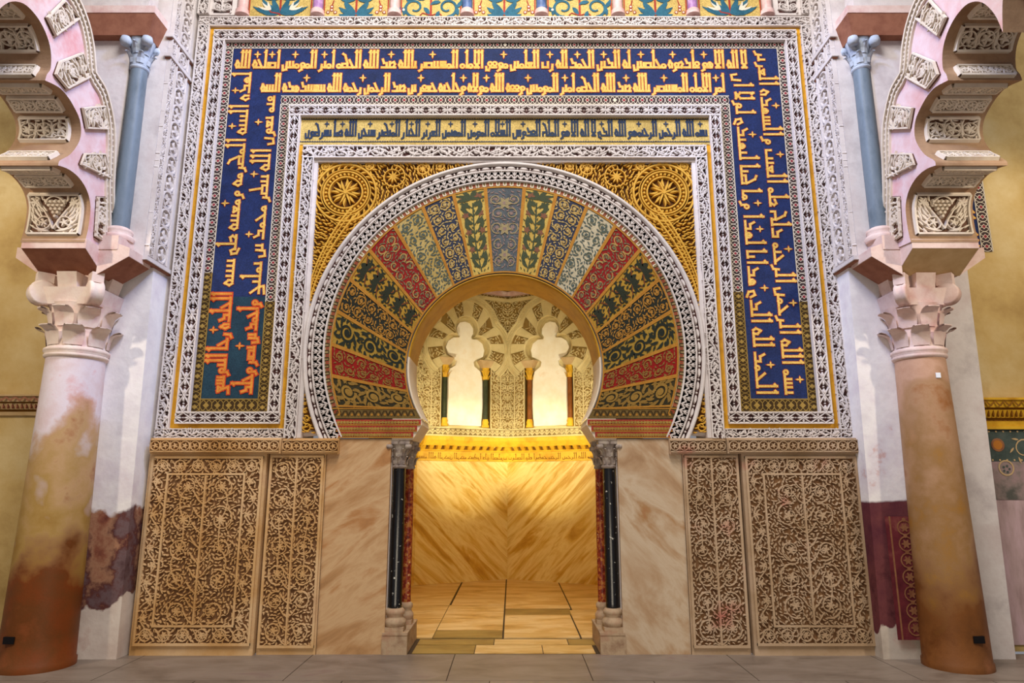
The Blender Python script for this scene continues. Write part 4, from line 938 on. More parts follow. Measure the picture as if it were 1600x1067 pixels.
for s in (-1, 1):
    side = 'left' if s < 0 else 'right'
    f, L = nwall(0, 1, s)
    c = thing('gilded_cornice', f'gilded cornice with small brackets above the honey marble, {side} half of the niche', 'cornice', (s*.7, 4.6, 1.87), 'gilded cornices in the niche')
    for kk in range(2):
        f, L = nwall(kk, kk+1, s)
        m = MB(f)
        def run(z0, z1, h0, h1, mm): m.hexa([f(0, z0, 0), f(L, z0, 0), f(L, z0, h0), f(0, z0, h0)], [f(0, z1, 0), f(L, z1, 0), f(L, z1, h1), f(0, z1, h1)], mm)
        run(1.875, 2.03, .02, .02, goldcor); run(2.03, 2.055, .05, .06, goldcor); run(2.055, 2.10, .03, .03, goldcrec); run(2.115, 2.20, .10, .14, goldcor); run(2.20, 2.262, .14, .15, goldcor)
        m.build('moulding', c)
        m = MB(f)
        for q in range(int(L/.13)):
            u = (q+.5)*L/int(L/.13); m.hexa([f(u-.03, 2.055, .03), f(u+.03, 2.055, .03), f(u+.03, 2.055, .07), f(u-.03, 2.055, .07)], [f(u-.035, 2.115, .03), f(u+.035, 2.115, .03), f(u+.035, 2.115, .13), f(u-.035, 2.115, .13)], goldcor)
        m.build('bracket_row', c)
        m = MB(lambda u, v, h, f=f: f(u, 1.955+v, .02+h)); kufic(m, 'بسم الله الرحمن الرحيم حفظوا على الصلوت', L-.02, .02, -.045, .095, goldcrec, h=.003); m.build('lettering', c)
    m = MB(); 
    for kk in range(2):
        f, L = nwall(kk, kk+1, s); m.f = lambda u, v, h, f=f: f(u, 2.345+v, .05+h)
        m.hexa([f(0, 2.27, 0), f(L, 2.27, 0), f(L, 2.27, .05), f(0, 2.27, .05)], [f(0, 2.42, 0), f(L, 2.42, 0), f(L, 2.42, .05), f(0, 2.42, .05)], niche_st)
        band(m, L, .14, 'palm', 7, niche_st, niche_rec, .012, .12)
    tag(m.build('leaf_frieze'), f'cream stucco leaf frieze just under the {side} blind window', 'frieze', 'leaf friezes in the niche')
    # the blind trefoil window
    f, L = nwall(0, 1, s); U = .81; uw = [(.82, 4.07, .20), (1.03, 3.74, .205), (.60, 3.74, .205)]
    win = thing('blind_window', f'{side} blind trefoil window in the niche, rough white infill between {"dark green" if s < 0 else "brown"} colonnettes', 'blind window', f(U, 2.42, 0))
    HD = .13
    def rad(a, grow):
        """distance from the centre (U, 3.80) to the trefoil's edge, grown outwards"""
        best = 0; dx, dz = math.cos(a), math.sin(a)
        for cu, cz, r in uw:
            ox, oz = U-cu, 3.80-cz; bq = ox*dx+oz*dz; cc = ox*ox+oz*oz-(r+grow)**2; D_ = bq*bq-cc
            if D_ > 0: best = max(best, -bq+math.sqrt(D_))
        return best
    A0, A1 = R(-42), R(222); NN = 90
    ang = [A0 + (A1-A0)*q/NN for q in range(NN+1)]
    pt = lambda a, g, h: f(U + rad(a, g)*math.cos(a), 3.80 + rad(a, g)*math.sin(a), h)
    m = MB(f)   # reveal, then the ring of small voussoirs
    m.grid([[pt(a, 0, 0) for a in ang], [pt(a, 0, HD) for a in ang], [pt(a, .02, HD+.01) for a in ang]], niche_st, False)
    for q in range(NN):
        a, c2 = ang[q], ang[q+1]; k = int((q+.5)/NN*17); plain = k % 2 == 0
        m.face([pt(a, .02, HD+(.012 if plain else 0)), pt(c2, .02, HD+(.012 if plain else 0)), pt(c2, .27, HD+(.012 if plain else 0)), pt(a, .27, HD+(.012 if plain else 0))], niche_st if plain else niche_rec)
    for k in range(17):
        if k % 2:
            a0, a1 = A0 + (A1-A0)*k/17, A0 + (A1-A0)*(k+1)/17
            mm = MB(); m2 = m; m2f = m.f
            m.f = lambda u, v, h, a0=a0, a1=a1: (lambda a: f(U + (rad(a, 0)+v)*math.cos(a), 3.80 + (rad(a, 0)+v)*math.sin(a), HD + h))(a0 + (a1-a0)*u/.1)
            fill_leaves(m, lambda x, y: True, (.01, .09, .03, .26), .03, lambda x, y: y*12, niche_st, .014, 0, k, .045, .018)
            m.f = m2f
    m.build('voussoir_ring', win)
    m = MB(f); m.grid([[pt(a, g, h) for a in ang] for g, h in ((.27, HD), (.28, HD+.03), (.30, HD+.03), (.31, HD+.01), (.37, HD+.01), (.38, HD+.025), (.40, HD+.025), (.40, HD-.02))], niche_st, False)
    for q in range(70):
        a = A0 + (A1-A0)*(q+.5)/70; rr = rad(a, .34); m.leaf(U+rr*math.cos(a), 3.8+rr*math.sin(a), a+1.2, .05, .022, HD+.022, niche_st, HD+.01)
    m.build('outer_moulding', win)
    m = MB(f); rnd = random.Random(4); P = []
    prof = [(1.17, 2.43), (1.185, 2.7), (1.17, 3.2), (1.13, 3.36), (1.0, 3.45), (.97, 3.50)]
    out = [(1.17, 2.45), (1.185, 2.8), (1.175, 3.2), (1.12, 3.36), (.99, 3.44), (.965, 3.52), (1.03, 3.56), (1.16, 3.62), (1.21, 3.74), (1.17, 3.86), (1.06, 3.93), (.95, 3.94), (.93, 3.98), (1.0, 4.04), (1.0, 4.13), (.93, 4.22), (.82, 4.25), (.72, 4.22), (.65, 4.13), (.66, 4.03), (.70, 3.97), (.68, 3.93), (.56, 3.93), (.45, 3.86), (.41, 3.74), (.45, 3.62), (.58, 3.56), (.655, 3.52), (.64, 3.44), (.53, 3.36), (.49, 3.2), (.485, 2.8), (.50, 2.45)]
    P = [(.82 + (u-.82)*(.87 if z > 3.53 else .97) + rnd.uniform(-.008, .008), z if z < 3.6 else 3.6 + (z-3.6)*.92) for u, z in out]
    m.poly(P, .055, slab_m, .0); m.build('plaster_infill', win)
    ccol = green_m if s < 0 else brn_m
    for u in (1.175, .452):
        m = MB(); x, y, _ = f(u, 0, .085); r = .042
        m.lathe([(r, 2.56), (r*.95, 3.22)], (x, y, 0), ccol, 16)
        m.lathe([(r*1.5, 2.425), (r*1.5, 2.46), (r*1.15, 2.48), (r*1.4, 2.51), (r*1.1, 2.54), (r, 2.56)], (x, y, 0), goldcor, 16)
        leafcap(m, (x, y, 0), r*1.05, r*1.7, 3.22, 3.42, goldcor, 6, 2)
        m.hexa([f(u-.06, 3.42, .02), f(u+.06, 3.42, .02), f(u+.06, 3.42, .14), f(u-.06, 3.42, .14)], [f(u-.13, 3.545, .0), f(u+.13, 3.545, .0), f(u+.13, 3.545, .16), f(u-.13, 3.545, .16)], tan_p)
        m.build('colonnette', win)
    # carved stucco around it
    st = thing('carved_stucco_wall', f'cream carved stucco covering the {side} face of the niche around its blind window', 'carved stucco', f(.8, 2.42, 0), 'carved stucco in the niche')
    H2 = HD - .02
    for nm, u0, u1, z0, z1 in (('middle_panel', .0, .375, 2.42, 3.52), ('outer_panel', 1.25, L, 2.42, 3.52)):
        m = MB(f); m.hexa([f(u0, z0, 0), f(u1, z0, 0), f(u1, z0, H2-.0), f(u0, z0, H2)], [f(u0, z1, 0), f(u1, z1, 0), f(u1, z1, H2), f(u0, z1, H2)], niche_rec)
        m.f = lambda u, v, h: f(u, v, H2 + h)
        for e in (u0+.008, u1-.008): m.stroke([(e, z0), (e, z1)], .02, .018, niche_st, 0)
        m.stroke([(u0, z1-.01), (u1, z1-.01)], .025, .018, niche_st, 0)
        scroll_field(m, u0+.02, u1-.02, z0, z1-.02, .08, niche_st, .016, 0, 31, None, .032, .014, .05, .017); m.build(nm, st)
    m = MB(f); m.f = lambda u, v, h: f(u, v, H2 + h)
    cells = []
    rows = []
    for q in range(NN+1):
        a = ang[q]; r1 = rad(a, .395); ux, uz = math.cos(a), math.sin(a)
        ks = []
        if ux > 1e-6: ks.append((L-U)/ux)
        if ux < -1e-6: ks.append(-U/ux)
        if uz > 1e-6: ks.append((4.72-3.80)/uz)
        if uz < -1e-6: ks.append((3.52-3.80)/uz)
        r2 = max(r1, min(ks)); rows.append([m.f(U+r1*ux, 3.8+r1*uz, 0), m.f(U+r2*ux, 3.8+r2*uz, 0)])
    m.grid(rows, niche_rec, False)
    def ins2(u, v):
        a = math.atan2(v-3.8, u-U); a = a if a > -1.6 else a + 2*PI
        return 0.02 < u < L-.02 and math.hypot(u-U, v-3.8) > rad(a, .41) and (a > A0)
    fill_leaves(m, ins2, (0, L, 3.52, 4.72), .034, lambda u, v: u*14+v*9, niche_st, .016, 0, 77, .055, .02)
    m.build('spandrel_panel', st)
    f1, L1 = nwall(1, 2, s); m = MB(f1); m.hexa([f1(0, 2.42, 0), f1(L1, 2.42, 0), f1(L1, 2.42, .10), f1(.05, 2.42, .10)], [f1(0, 4.6, 0), f1(L1, 4.6, 0), f1(L1, 4.6, .10), f1(.05, 4.6, .10)], niche_rec)
    m.f = lambda u, v, h: f1(u, v, .10 + h); scroll_field(m, .08, L1-.04, 2.44, 4.58, .12, niche_st, .016, 0, 33, None, .036, .016, .055, .02); m.build('side_panel', st)
    m = MB(f); 
    for z0, z1, hh, mm in ((4.60, 4.66, .15, niche_st), (4.66, 4.70, .12, niche_rec), (4.70, 4.78, .18, rose_m), (4.78, 4.84, .14, niche_rec), (4.84, 4.92, .22, rose_m)):
        m.hexa([f(0, z0, 0), f(L, z0, 0), f(L, z0, hh), f(0, z0, hh)], [f(0, z1, 0), f(L, z1, 0), f(L, z1, hh), f(0, z1, hh)], mm)
    m.build('upper_moulding', st)
# ------------------------------------------------------------ piers, great columns, lobed arches (mirrored about x = 0 apart from small shifts)
INTR = [[(-.905, 3.60), (-.885, 3.72), (-.885, 3.90), (-.92, 4.0), (-.985, 4.07), (-1.08, 4.115), (-1.17, 4.13), (-1.27, 4.125), (-1.37, 4.10)],
        [(-1.37, 4.10), (-1.36, 4.15), (-1.25, 4.26), (-1.17, 4.40), (-1.15, 4.51), (-1.19, 4.62), (-1.29, 4.69), (-1.39, 4.73), (-1.5, 4.74), (-1.66, 4.70)],
        [(-1.66, 4.70), (-1.65, 4.76), (-1.62, 4.84), (-1.65, 4.98), (-1.73, 5.08), (-1.85, 5.14), (-2.0, 5.14), (-2.14, 5.04), (-2.24, 4.86), (-2.285, 4.68)],
        [(-2.285, 4.68), (-2.33, 4.90), (-2.42, 5.10), (-2.56, 5.25), (-2.75, 5.32), (-2.95, 5.28), (-3.1, 5.15), (-3.2, 4.95)]]
EXTR = [(-.50, 3.64), (-.55, 3.90), (-.62, 4.20), (-.655, 4.43), (-.69, 4.65), (-.76, 4.86), (-.92, 5.07), (-1.10, 5.14), (-1.13, 5.22), (-1.18, 5.35), (-1.28, 5.50), (-1.44, 5.62), (-1.62, 5.66), (-1.66, 5.75), (-1.9, 5.92), (-2.3, 6.02), (-3.2, 6.02)]
def smooth(P, n=4):
    O = []
    for i in range(len(P)-1):
        a, b2, c2, d2 = P[max(i-1, 0)], P[i], P[i+1], P[min(i+2, len(P)-1)]
        for k in range(n):
            t = k/n
            O.append(tuple(.5*(2*b2[j] + (c2[j]-a[j])*t + (2*a[j]-5*b2[j]+4*c2[j]-d2[j])*t*t + (3*b2[j]-a[j]-3*c2[j]+d2[j])*t**3) for j in (0, 1)))
    return O + [P[-1]]
INTR = [smooth(q) for q in INTR]
EXTR = smooth(EXTR[:8]) + smooth(EXTR[8:13]) + smooth(EXTR[13:])
VP = [[(-1.401, 5.469), (-1.656, 5.108), (-1.776, 5.184), (-1.615, 5.477)], [(-1.306, 5.198), (-1.56, 4.935), (-1.59, 4.80), (-1.43, 4.767), (-1.158, 5.058)],
      [(-.911, 4.923), (-1.21, 4.72), (-1.122, 4.575), (-.827, 4.731)], [(-.82, 4.49), (-1.098, 4.347), (-1.137, 4.23), (-.693, 4.302)], [(-.719, 4.111), (-.84, 4.061), (-.80, 3.685), (-.671, 3.679)],
      [(-1.78, 5.75), (-1.93, 5.30), (-2.12, 5.30), (-2.12, 5.80)], [(-2.28, 5.05), (-2.36, 5.2), (-2.33, 5.4), (-2.22, 5.4), (-2.2, 5.15)]]
for s in (-1, 1):
    side = 'left' if s < 0 else 'right'; lf = s < 0
    XP = 3.40 if lf else 3.335            # face of the pier towards the doorway
    XA = 3.70 if lf else 3.60             # face of the lobed arch towards the doorway
    XW = 4.27 if lf else 4.20; xc = 3.95 if lf else 3.84; yc = -.42
    bx = lambda m, x0, x1, *r: m.box(s*x0, s*x1, *r, True)
    # pier
    p = thing('pier', f'peeling white plastered pier behind the {"pink" if lf else "brown"} marble column', 'pier', (s*(XP+.3), 0, 0))
    m = MB(); xo = 4.02 if lf else 4.50
    xm_ = xo if lf else xc
    m.hexa([(s*XP, -.19, 0), (s*xm_, -.19, 0), (s*xm_, .1, 0), (s*XP, .1, 0)], [(s*(XP+.01), -.28, 3.62), (s*xm_, -.28, 3.62), (s*xm_, .1, 3.62), (s*(XP+.01), .1, 3.62)], pier_m if lf else pier_mr)
    if not lf: m.hexa([(xm_, -.19, 0), (xo, -.19, 0), (xo, .1, 0), (xm_, .1, 0)], [(xm_, -.28, 3.62), (xo, -.28, 3.62), (xo, .1, 3.62), (xm_, .1, 3.62)], plaster)
    m.build('lower_pier', p)
    m = MB(); bx(m, XP+.02, XA+.02, -.46, .1, 3.62, 8, plaster); bx(m, XA+.02, 4.25, -.57, .1, 3.62, 8, plaster); o = m.build('upper_pier', p)
    m = MB(wall(-.236, s*3.64)); z0, z1 = .12, 1.22
    if not lf:
        # painted dado on the pier front: red frame and a chain of medallions
        for hw_, col in ((.165, darkred), (.13, ochre_p), (.115, darkred)):
            m.poly([(-hw_ - .02, .14 + .03), (hw_ - .02, .17), (hw_ - .02, z1), (-hw_ - .02, z1)], .004 + (.165-hw_)*.03, col)
        for q in range(7):
            m.ring(-.02, .27 + q*.142, .062, .012, .010, ochre_p, None, 14); m.flower(-.02, .27+q*.142, .045, 6, .010, ochre_p); m.disk(-.02, .34 + q*.142, .018, .011, ochre_p, None, 8)
        m.build('painted_dado', p)
    for k, (z0, z1) in enumerate(((3.63, 5.72), (5.78, 5.94), (6.0, 8.0))):
        for nm, y0, y1, sty in (('narrow_carved_strip', -.455, -.36, 'vine'), ('wide_carved_strip', -.33, -.10, 'knot')):
            L = z1 - z0; yy = (y0+y1)/2
            m = MB(lambda u, v, h: (s*(XP + .018 - h), yy + v, z0 + u)); band(m, L, y1-y0, sty, 200+k, stucco, recess, .042, .07); m.build(nm, p)
        m = MB(); bx(m, XP-.005, XP+.03, -.08, .04, z0, z1, stucco); m.build('plain_strip', p)
        m = MB(); bx(m, XP-.035, XP+.03, -.49, .0, z0-.05, z0-.012, stucco if k else plaster); bx(m, XP-.02, XP+.03, -.47, .0, z0-.065, z0-.05, brown_s); m.build('ledge', p)
    # great column
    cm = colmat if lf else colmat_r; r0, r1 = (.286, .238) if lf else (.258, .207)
    c = thing('marble_column', 'pink marble column, ochre towards its foot, in front of the left pier' if lf else 'brown marble column with a small white tag, in front of the right pier', 'column', (s*xc, yc, 0)); cc = (s*xc, yc, 0)
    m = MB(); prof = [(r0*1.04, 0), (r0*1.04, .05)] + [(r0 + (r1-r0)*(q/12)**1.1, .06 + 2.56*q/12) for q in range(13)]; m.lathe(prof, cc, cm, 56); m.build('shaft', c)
    m = MB(); a = math.atan2(-1, -.0) 
    px = s*xc + (-.06 if lf else .045); m.box(px-.045, px+.045, yc-r0-.006, yc-r0+.06, .235, .29, black_p, True); o = m.build('plate', c); o['label'] = 'small black plate near the foot'
    if not lf:
        px = s*xc + .02; m = MB(); m.box(px-.02, px+.02, yc-r1*1.035-.004, yc-r1+.03, 2.43, 2.475, white_p, True); o = m.build('paper_tag', c); o['label'] = 'small white paper tag'
    k = r1/.238
    cap = MB(); cap.lathe([(r1*1.0, 2.62), (r1*1.08, 2.63), (r1*1.1, 2.65), (r1*1.04, 2.665), (r1*1.12, 2.68), (r1*1.12, 2.705), (r1*1.02, 2.72), (r1*1.0, 2.74), (r1*.98, 2.95), (r1*1.06, 3.06), (r1*1.16, 3.12)], cc, capst if lf else impst, 48)
    cmat = capst if lf else impst; H = 40
    capo = cap.build('capital', c)
    for tier, (za, hh, n0) in enumerate(((2.73, .17, 0), (2.90, .17, .5))):
        for q in range(8):
            a = 2*PI*(q + n0)/8 + PI/8; m = MB(); ca, sa = math.cos(a), math.sin(a); rows = []
            for t_, dr, wd in ((0, .0, .95), (.4, .010, 1.1), (.72, .026, 1.15), (.9, .055, 1.05), (1.0, .095, .9), (.985, .12, .75)):
                r = r1*1.0 + dr*.9; z = za + hh*t_; hw = r1*.33*wd
                rows.append([(cc[0]+r*ca-hw*sa, cc[1]+r*sa+hw*ca, z), (cc[0]+(r+.012)*ca, cc[1]+(r+.012)*sa, z), (cc[0]+r*ca+hw*sa, cc[1]+r*sa-hw*ca, z)])
            for t_, dr, wd in ((.93, .118, .75), (.86, .075, .9), (.70, .03, 1.05), (.3, .004, 1.0)):
                r = r1*1.0 + dr*.9 - .003; z = za + hh*t_; hw = r1*.33*wd
                rows.append([(cc[0]+r*ca-hw*sa, cc[1]+r*sa+hw*ca, z), (cc[0]+r*ca, cc[1]+r*sa, z), (cc[0]+r*ca+hw*sa, cc[1]+r*sa-hw*ca, z)])
            m.grid(rows, cmat, True); m.build('leaf', capo)
    m = MB(); hb = r1*1.05
    for e in range(4):   # the plain band between the volutes
        a = e*PI/2; ca, sa = math.cos(a), math.sin(a)
        P = lambda u, w_, z: (cc[0] + ca*w_ - sa*u, cc[1] + sa*w_ + ca*u, z)
        m.hexa([P(-hb*.8, hb*.6, 3.10), P(hb*.8, hb*.6, 3.10), P(hb*.8, hb*1.0, 3.10), P(-hb*.8, hb*1.0, 3.10)], [P(-hb, hb*.6, 3.25), P(hb, hb*.6, 3.25), P(hb, hb*1.15, 3.25), P(-hb, hb*1.15, 3.25)], cmat)
        m.hexa([P(-.085, hb*.6, 3.25), P(.085, hb*.6, 3.25), P(.085, hb*1.05, 3.25), P(-.085, hb*1.05, 3.25)], [P(-.09, hb*.6, 3.39), P(.09, hb*.6, 3.39), P(.09, hb*1.2, 3.39), P(-.09, hb*1.2, 3.39)], cmat)
    m.box(cc[0]-hb*.75, cc[0]+hb*.75, cc[1]-hb*.75, cc[1]+hb*.75, 3.2, 3.39, cmat, True); m.build('echinus', capo)
    for e in range(4):
        a = PI/4 + e*PI/2; ca, sa = math.cos(a), math.sin(a); m = MB(); rv = .105*k + .01; d = hb*1.34
        cx_, cy_, cz_ = cc[0]+ca*d, cc[1]+sa*d, 3.20
        rows = []
        for w_, g in ((-.06, .0), (-.06, .85), (-.05, 1.0), (-.02, .9), (.02, .9), (.05, 1.0), (.06, .85), (.06, 0)):
            rows.append([(cx_ - sa*w_*k + ca*rv*g*math.cos(q*2*PI/20), cy_ + ca*w_*k + sa*rv*g*math.cos(q*2*PI/20), cz_ + rv*g*math.sin(q*2*PI/20)) for q in range(20)])
        m.grid(rows, cmat, True, True)
        top = [(cx_ - sa*w_ + ca*q, cy_ + ca*w_ + sa*q, cz_ + rv*.8) for q, w_ in ((-.07, -.05), (.06, -.05), (.06, .05), (-.07, .05))]
        m.hexa(top, [(x, y, 3.385) for x, y, z in top], cmat); m.build('volute', capo)
    # cruciform impost on the capital
    im = thing('impost_block', f'rosy stone cross-shaped impost on the capital of the {"pink" if lf else "brown"} column', 'impost', (s*xc, yc, 3.39))
    xi, xo2 = (3.69, 4.26) if lf else (3.61, 4.20); zb, zf, zt = 3.385, 3.545, 3.63
    m = MB(); bx(m, xi+.02, xo2-.02, -.60, -.2, 3.39, zt, impst); bx(m, xi-.02, xo2, -.58, .02, 3.55, 3.63, impst); m.build('core', im)
    m = MB(); m.hexa([(s*xi, -.90, zf), (s*xo2, -.90, zf), (s*xo2, -.60, zb), (s*xi, -.60, zb)], [(s*xi, -.90, zt), (s*xo2, -.90, zt), (s*xo2, -.58, zt), (s*xi, -.58, zt)], impst)
    m.face([(s*(xi+.004), -.897, zf-.0025), (s*(xo2-.004), -.897, zf-.0025), (s*(xo2-.004), -.60, zb-.003), (s*(xi+.004), -.60, zb-.003)], brown_s if lf else tan_p); m.build('front_arm', im)  # darker sheet paints the shade under the front arm
    xe = XP + .01
    m = MB(); m.hexa([(s*xe, -.71, 3.535), (s*(xi+.0), -.71, 3.36), (s*xi, -.34, 3.36), (s*xe, -.34, 3.535)], [(s*xe, -.71, 3.615), (s*xi, -.71, 3.72), (s*xi, -.34, 3.72), (s*xe, -.34, 3.615)], impst)
    m.face([(s*(xe+.004), -.706, 3.530), (s*xi, -.706, 3.357), (s*xi, -.344, 3.357), (s*(xe+.004), -.344, 3.530)], brown_s)  # shade under the inner arm painted as a brown sheet
    bx(m, XP+.12, xi+.03, -.716, -.36, 3.60, 3.735, impst); m.build('inner_arm', im)
    m = MB(); m.hexa([(s*(xo2+.20), -.68, 3.53), (s*xo2, -.62, 3.39), (s*xo2, -.25, 3.39), (s*(xo2+.20), -.3, 3.53)], [(s*(xo2+.20), -.68, 3.63), (s*xo2, -.62, 3.63), (s*xo2, -.25, 3.63), (s*(xo2+.20), -.3, 3.63)], impst); m.build('outer_arm', im)
    # blue colonnette on the inner arm
    cx2 = (3.635 if lf else 3.55); cy2 = -.53
    c = thing('blue_colonnette', f'blue-grey marble colonnette standing on the {side} impost block', 'small column', (s*cx2, cy2, 3.735)); q0 = (s*cx2, cy2, 0)
    m = MB(); m.lathe([(.13, 3.736), (.14, 3.765), (.125, 3.79), (.105, 3.80), (.12, 3.825), (.115, 3.85), (.085, 3.87)], q0, impst, 28); m.build('base', c)
    m = MB(); m.lathe([(.083, 3.87), (.082, 4.6), (.077, 5.52)], q0, bluecol, 28); m.build('shaft', c)
    greyst = MATS.get('blue_grey_capital') or mat('blue_grey_capital', [(0.3, '#8d98a8'), (0.6, '#b4bcc6'), (0.75, '#9aa2ae')], 6, bump=.1)
    m = MB(); m.lathe([(.077, 5.52), (.09, 5.53), (.09, 5.55), (.08, 5.56)], q0, greyst, 24); leafcap(m, q0, .085, .14, 5.56, 5.84, greyst, 6, 2)
    for e in (-1, 1):
        for g in (-1, 1): m.lathe([(.001, -.045), (.045, -.04), (.055, 0), (.045, .04), (.001, .045)], (q0[0]+e*.105, q0[1]+g*.105, 5.79), greyst, 12)
    m.build('capital', c)
    im = thing('upper_impost_block', f'brown-bottomed impost block on the blue colonnette, {side} upper corner', 'impost', (s*cx2, cy2, 5.84))
    m = MB(); x0, x1 = XP+.045, XA + .62
    m.hexa([(s*(cx2-.12), -.66, 5.84), (s*x1, -.66, 5.84), (s*x1, -.42, 5.84), (s*(cx2-.12), -.42, 5.84)], [(s*x0, -.71, 6.05), (s*x1, -.71, 6.05), (s*x1, -.36, 6.05), (s*x0, -.36, 6.05)], brown_s); m.build('underside', im)  # sloping underside coloured brown for its shade
    m = MB(); m.box(s*x0, s*x1, -.715, -.355, 6.05, 6.13, impst, True); m.build('block', im)
    m = MB(); m.box(s*(x0+.1), s*x1, -.66, -.50, 6.13, 7.6, plaster, True); m.build('springer', im)
    # lobed arch
    ar = thing('lobed_arch', f'lobed arch with carved and plain rose voussoirs springing towards the viewer from the {side} column', 'arch', (s*(XA+XW)/2, -.9, 3.63))
    intr = INTR[0] + INTR[1][1:] + INTR[2][1:] + INTR[3][1:]
    poly = intr + EXTR[::-1]
    tri = geometry.tessellate_polygon([[Vector((y, z, 0)) for y, z in poly]])
    m = MB()
    for x in (XA, XW):
        for t3 in tri: m.face([(s*x, poly[k_][0], poly[k_][1]) for k_ in t3], archp)
    ex = EXTR
    for k_ in range(len(ex)-1): m.face([(s*XA, *ex[k_]), (s*XA, *ex[k_+1]), (s*XW, *ex[k_+1]), (s*XW, *ex[k_])], archp)
    m.build('ring', ar)
    m = MB()
    for seg in INTR:
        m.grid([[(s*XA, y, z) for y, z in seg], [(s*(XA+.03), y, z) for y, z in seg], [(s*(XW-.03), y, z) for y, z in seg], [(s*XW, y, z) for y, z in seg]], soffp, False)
    m.build('soffit', ar)
    m = MB(); path = EXTR; d = .05      # double moulding along the outer edge
    def off(P, d_):
        O = []
        for i in range(len(P)):
            a, b2 = P[max(i-1, 0)], P[min(i+1, len(P)-1)]; dy, dz = b2[0]-a[0], b2[1]-a[1]; l = math.hypot(dy, dz); O.append((P[i][0] - dz/l*d_, P[i][1] + dy/l*d_))
        return O
    for o0, o1, hh, mm in ((.0, .022, .035, carvst), (.022, .055, .015, carvrec), (.055, .075, .03, carvst), (.075, .10, .008, carvrec), (.10, .115, .022, carvst)):
        A_, B_ = off(path, o0), off(path, o1)
        m.grid([[(s*XA, *p_) for p_ in A_], [(s*(XA-hh), *p_) for p_ in A_], [(s*(XA-hh), *p_) for p_ in B_], [(s*XA, *p_) for p_ in B_]], mm, False)
    for base_, hh in ((.038, .026), (.088, .018)):
        Q = off(path, base_)
        for i in range(len(Q)-1):
            nn = max(1, int(math.hypot(Q[i+1][0]-Q[i][0], Q[i+1][1]-Q[i][1])/.045))
            for j in range(nn):
                t_ = (j+.5)/nn; y = Q[i][0]+(Q[i+1][0]-Q[i][0])*t_; z = Q[i][1]+(Q[i+1][1]-Q[i][1])*t_
                m.f = lambda u, v, h: (s*(XA-h), u, v); m.disk(y, z, .014, hh, carvst, .008, 6)
    m.build('outer_moulding', ar)
    for P in VP:
        m = MB(lambda u, v, h: (s*(XA-h), u, v)); m.poly(P, .012, carvrec, 0)
        cy_, cz_ = sum(p_[0] for p_ in P)/len(P), sum(p_[1] for p_ in P)/len(P)
        m.stroke([(cy_+(y-cy_)*.95, cz_+(z-cz_)*.95) for y, z in P], .02, .035, carvst, .012, closed=True)
        def inp(y, z):
            ins_ = False; j = len(P)-1
            for i in range(len(P)):
                yi, zi = cy_+(P[i][0]-cy_)*.86, cz_+(P[i][1]-cz_)*.86; yj, zj = cy_+(P[j][0]-cy_)*.86, cz_+(P[j][1]-cz_)*.86
                if (zi > z) != (zj > z) and y < (yj-yi)*(z-zi)/(zj-zi)+yi: ins_ = not ins_
                j = i
            return ins_
        ys_ = [p_[0] for p_ in P]; zs_ = [p_[1] for p_ in P]
        m.spiral(cy_, cz_, .07, 0, 1.2, 1, .018, .032, carvst, .012, .3); m.flower(cy_, cz_, .05, 6, .032, carvst, .012)
        fill_leaves(m, inp, (min(ys_), max(ys_), min(zs_), max(zs_)), .036, lambda y, z: math.atan2(z-cz_, y-cy_)+1.3, carvst, .032, .012, 17, .075, .026)
        m.build('carved_voussoir', ar)
    # carved panels on the soffit
    def spanel(name, seg, t0, t1, sty, xm0=.10, xm1=.06):
        S = INTR[seg]; L = [0]
        for a, b2 in zip(S, S[1:]): L.append(L[-1] + math.hypot(b2[0]-a[0], b2[1]-a[1]))
        def at(d_):
            d_ = max(0, min(L[-1], d_)); k_ = max(i for i in range(len(L)-1) if L[i] <= d_ + 1e-9); r_ = (d_-L[k_])/(L[k_+1]-L[k_]); a, b2 = S[k_], S[k_+1]
            dy, dz = b2[0]-a[0], b2[1]-a[1]; l = math.hypot(dy, dz); return a[0]+dy*r_, a[1]+dz*r_, -dz/l, dy/l
        d0, d1 = t0*L[-1], t1*L[-1]; Wd = XW-XA-xm0-xm1
        def f(u, v, h):
            y, z, ny, nz = at((d0+d1)/2 + v); return (s*(XA+xm0+u), y + ny*h, z + nz*h)
        m = MB(f); hv = (d1-d0)/2
        m.grid([[f(Wd*i/4, -hv + 2*hv*j/6, .008) for i in range(5)] for j in range(7)], carvrec, False)
        for a, b2 in (((0, -hv), (Wd, -hv)), ((0, hv), (Wd, hv))): m.stroke([a, b2], .03, .032, carvst, 0)
        for u in (0, Wd): m.stroke([(u, -hv + 2*hv*j/6) for j in range(7)], .028, .032, carvst, 0)
        if sty == 'lotus':
            c_ = Wd/2
            for e in (-1, 1):
                m.stroke([(c_, -hv*.75), (c_+e*.05, -hv*.2), (c_+e*.10, hv*.2), (c_+e*.17, hv*.6)], .022, .034, carvst, .008)
                m.ring(c_+e*.09, -hv*.45, .062, .016, .034, carvst, .008, 18); m.flower(c_+e*.09, -hv*.42, .042, 5, .034, carvst, .008)
                for q in range(5): m.leaf(c_+e*.12, -hv*.6+q*.04, PI/2-e*(.9-.15*q), .12, .028, .032, carvst, .008, e*.6)
                m.flower(c_+e*.175, hv*.62, .05, 5, .034, carvst, .008); m.leaf(c_+e*.03, -hv*.85, PI/2-e*1.35, .17, .03, .034, carvst, .008, e*.7)
                for q in range(3): m.leaf(c_+e*.19, -hv*.3+q*.05, PI/2-e*.3, .10, .024, .03, carvst, .008, -e*.5)
            for j in range(5):
                for i in range(j+1):
                    m.disk(c_+(i-j/2)*.040, -hv*.10 + j*.036, .021, .036, carvst, .008, 9)
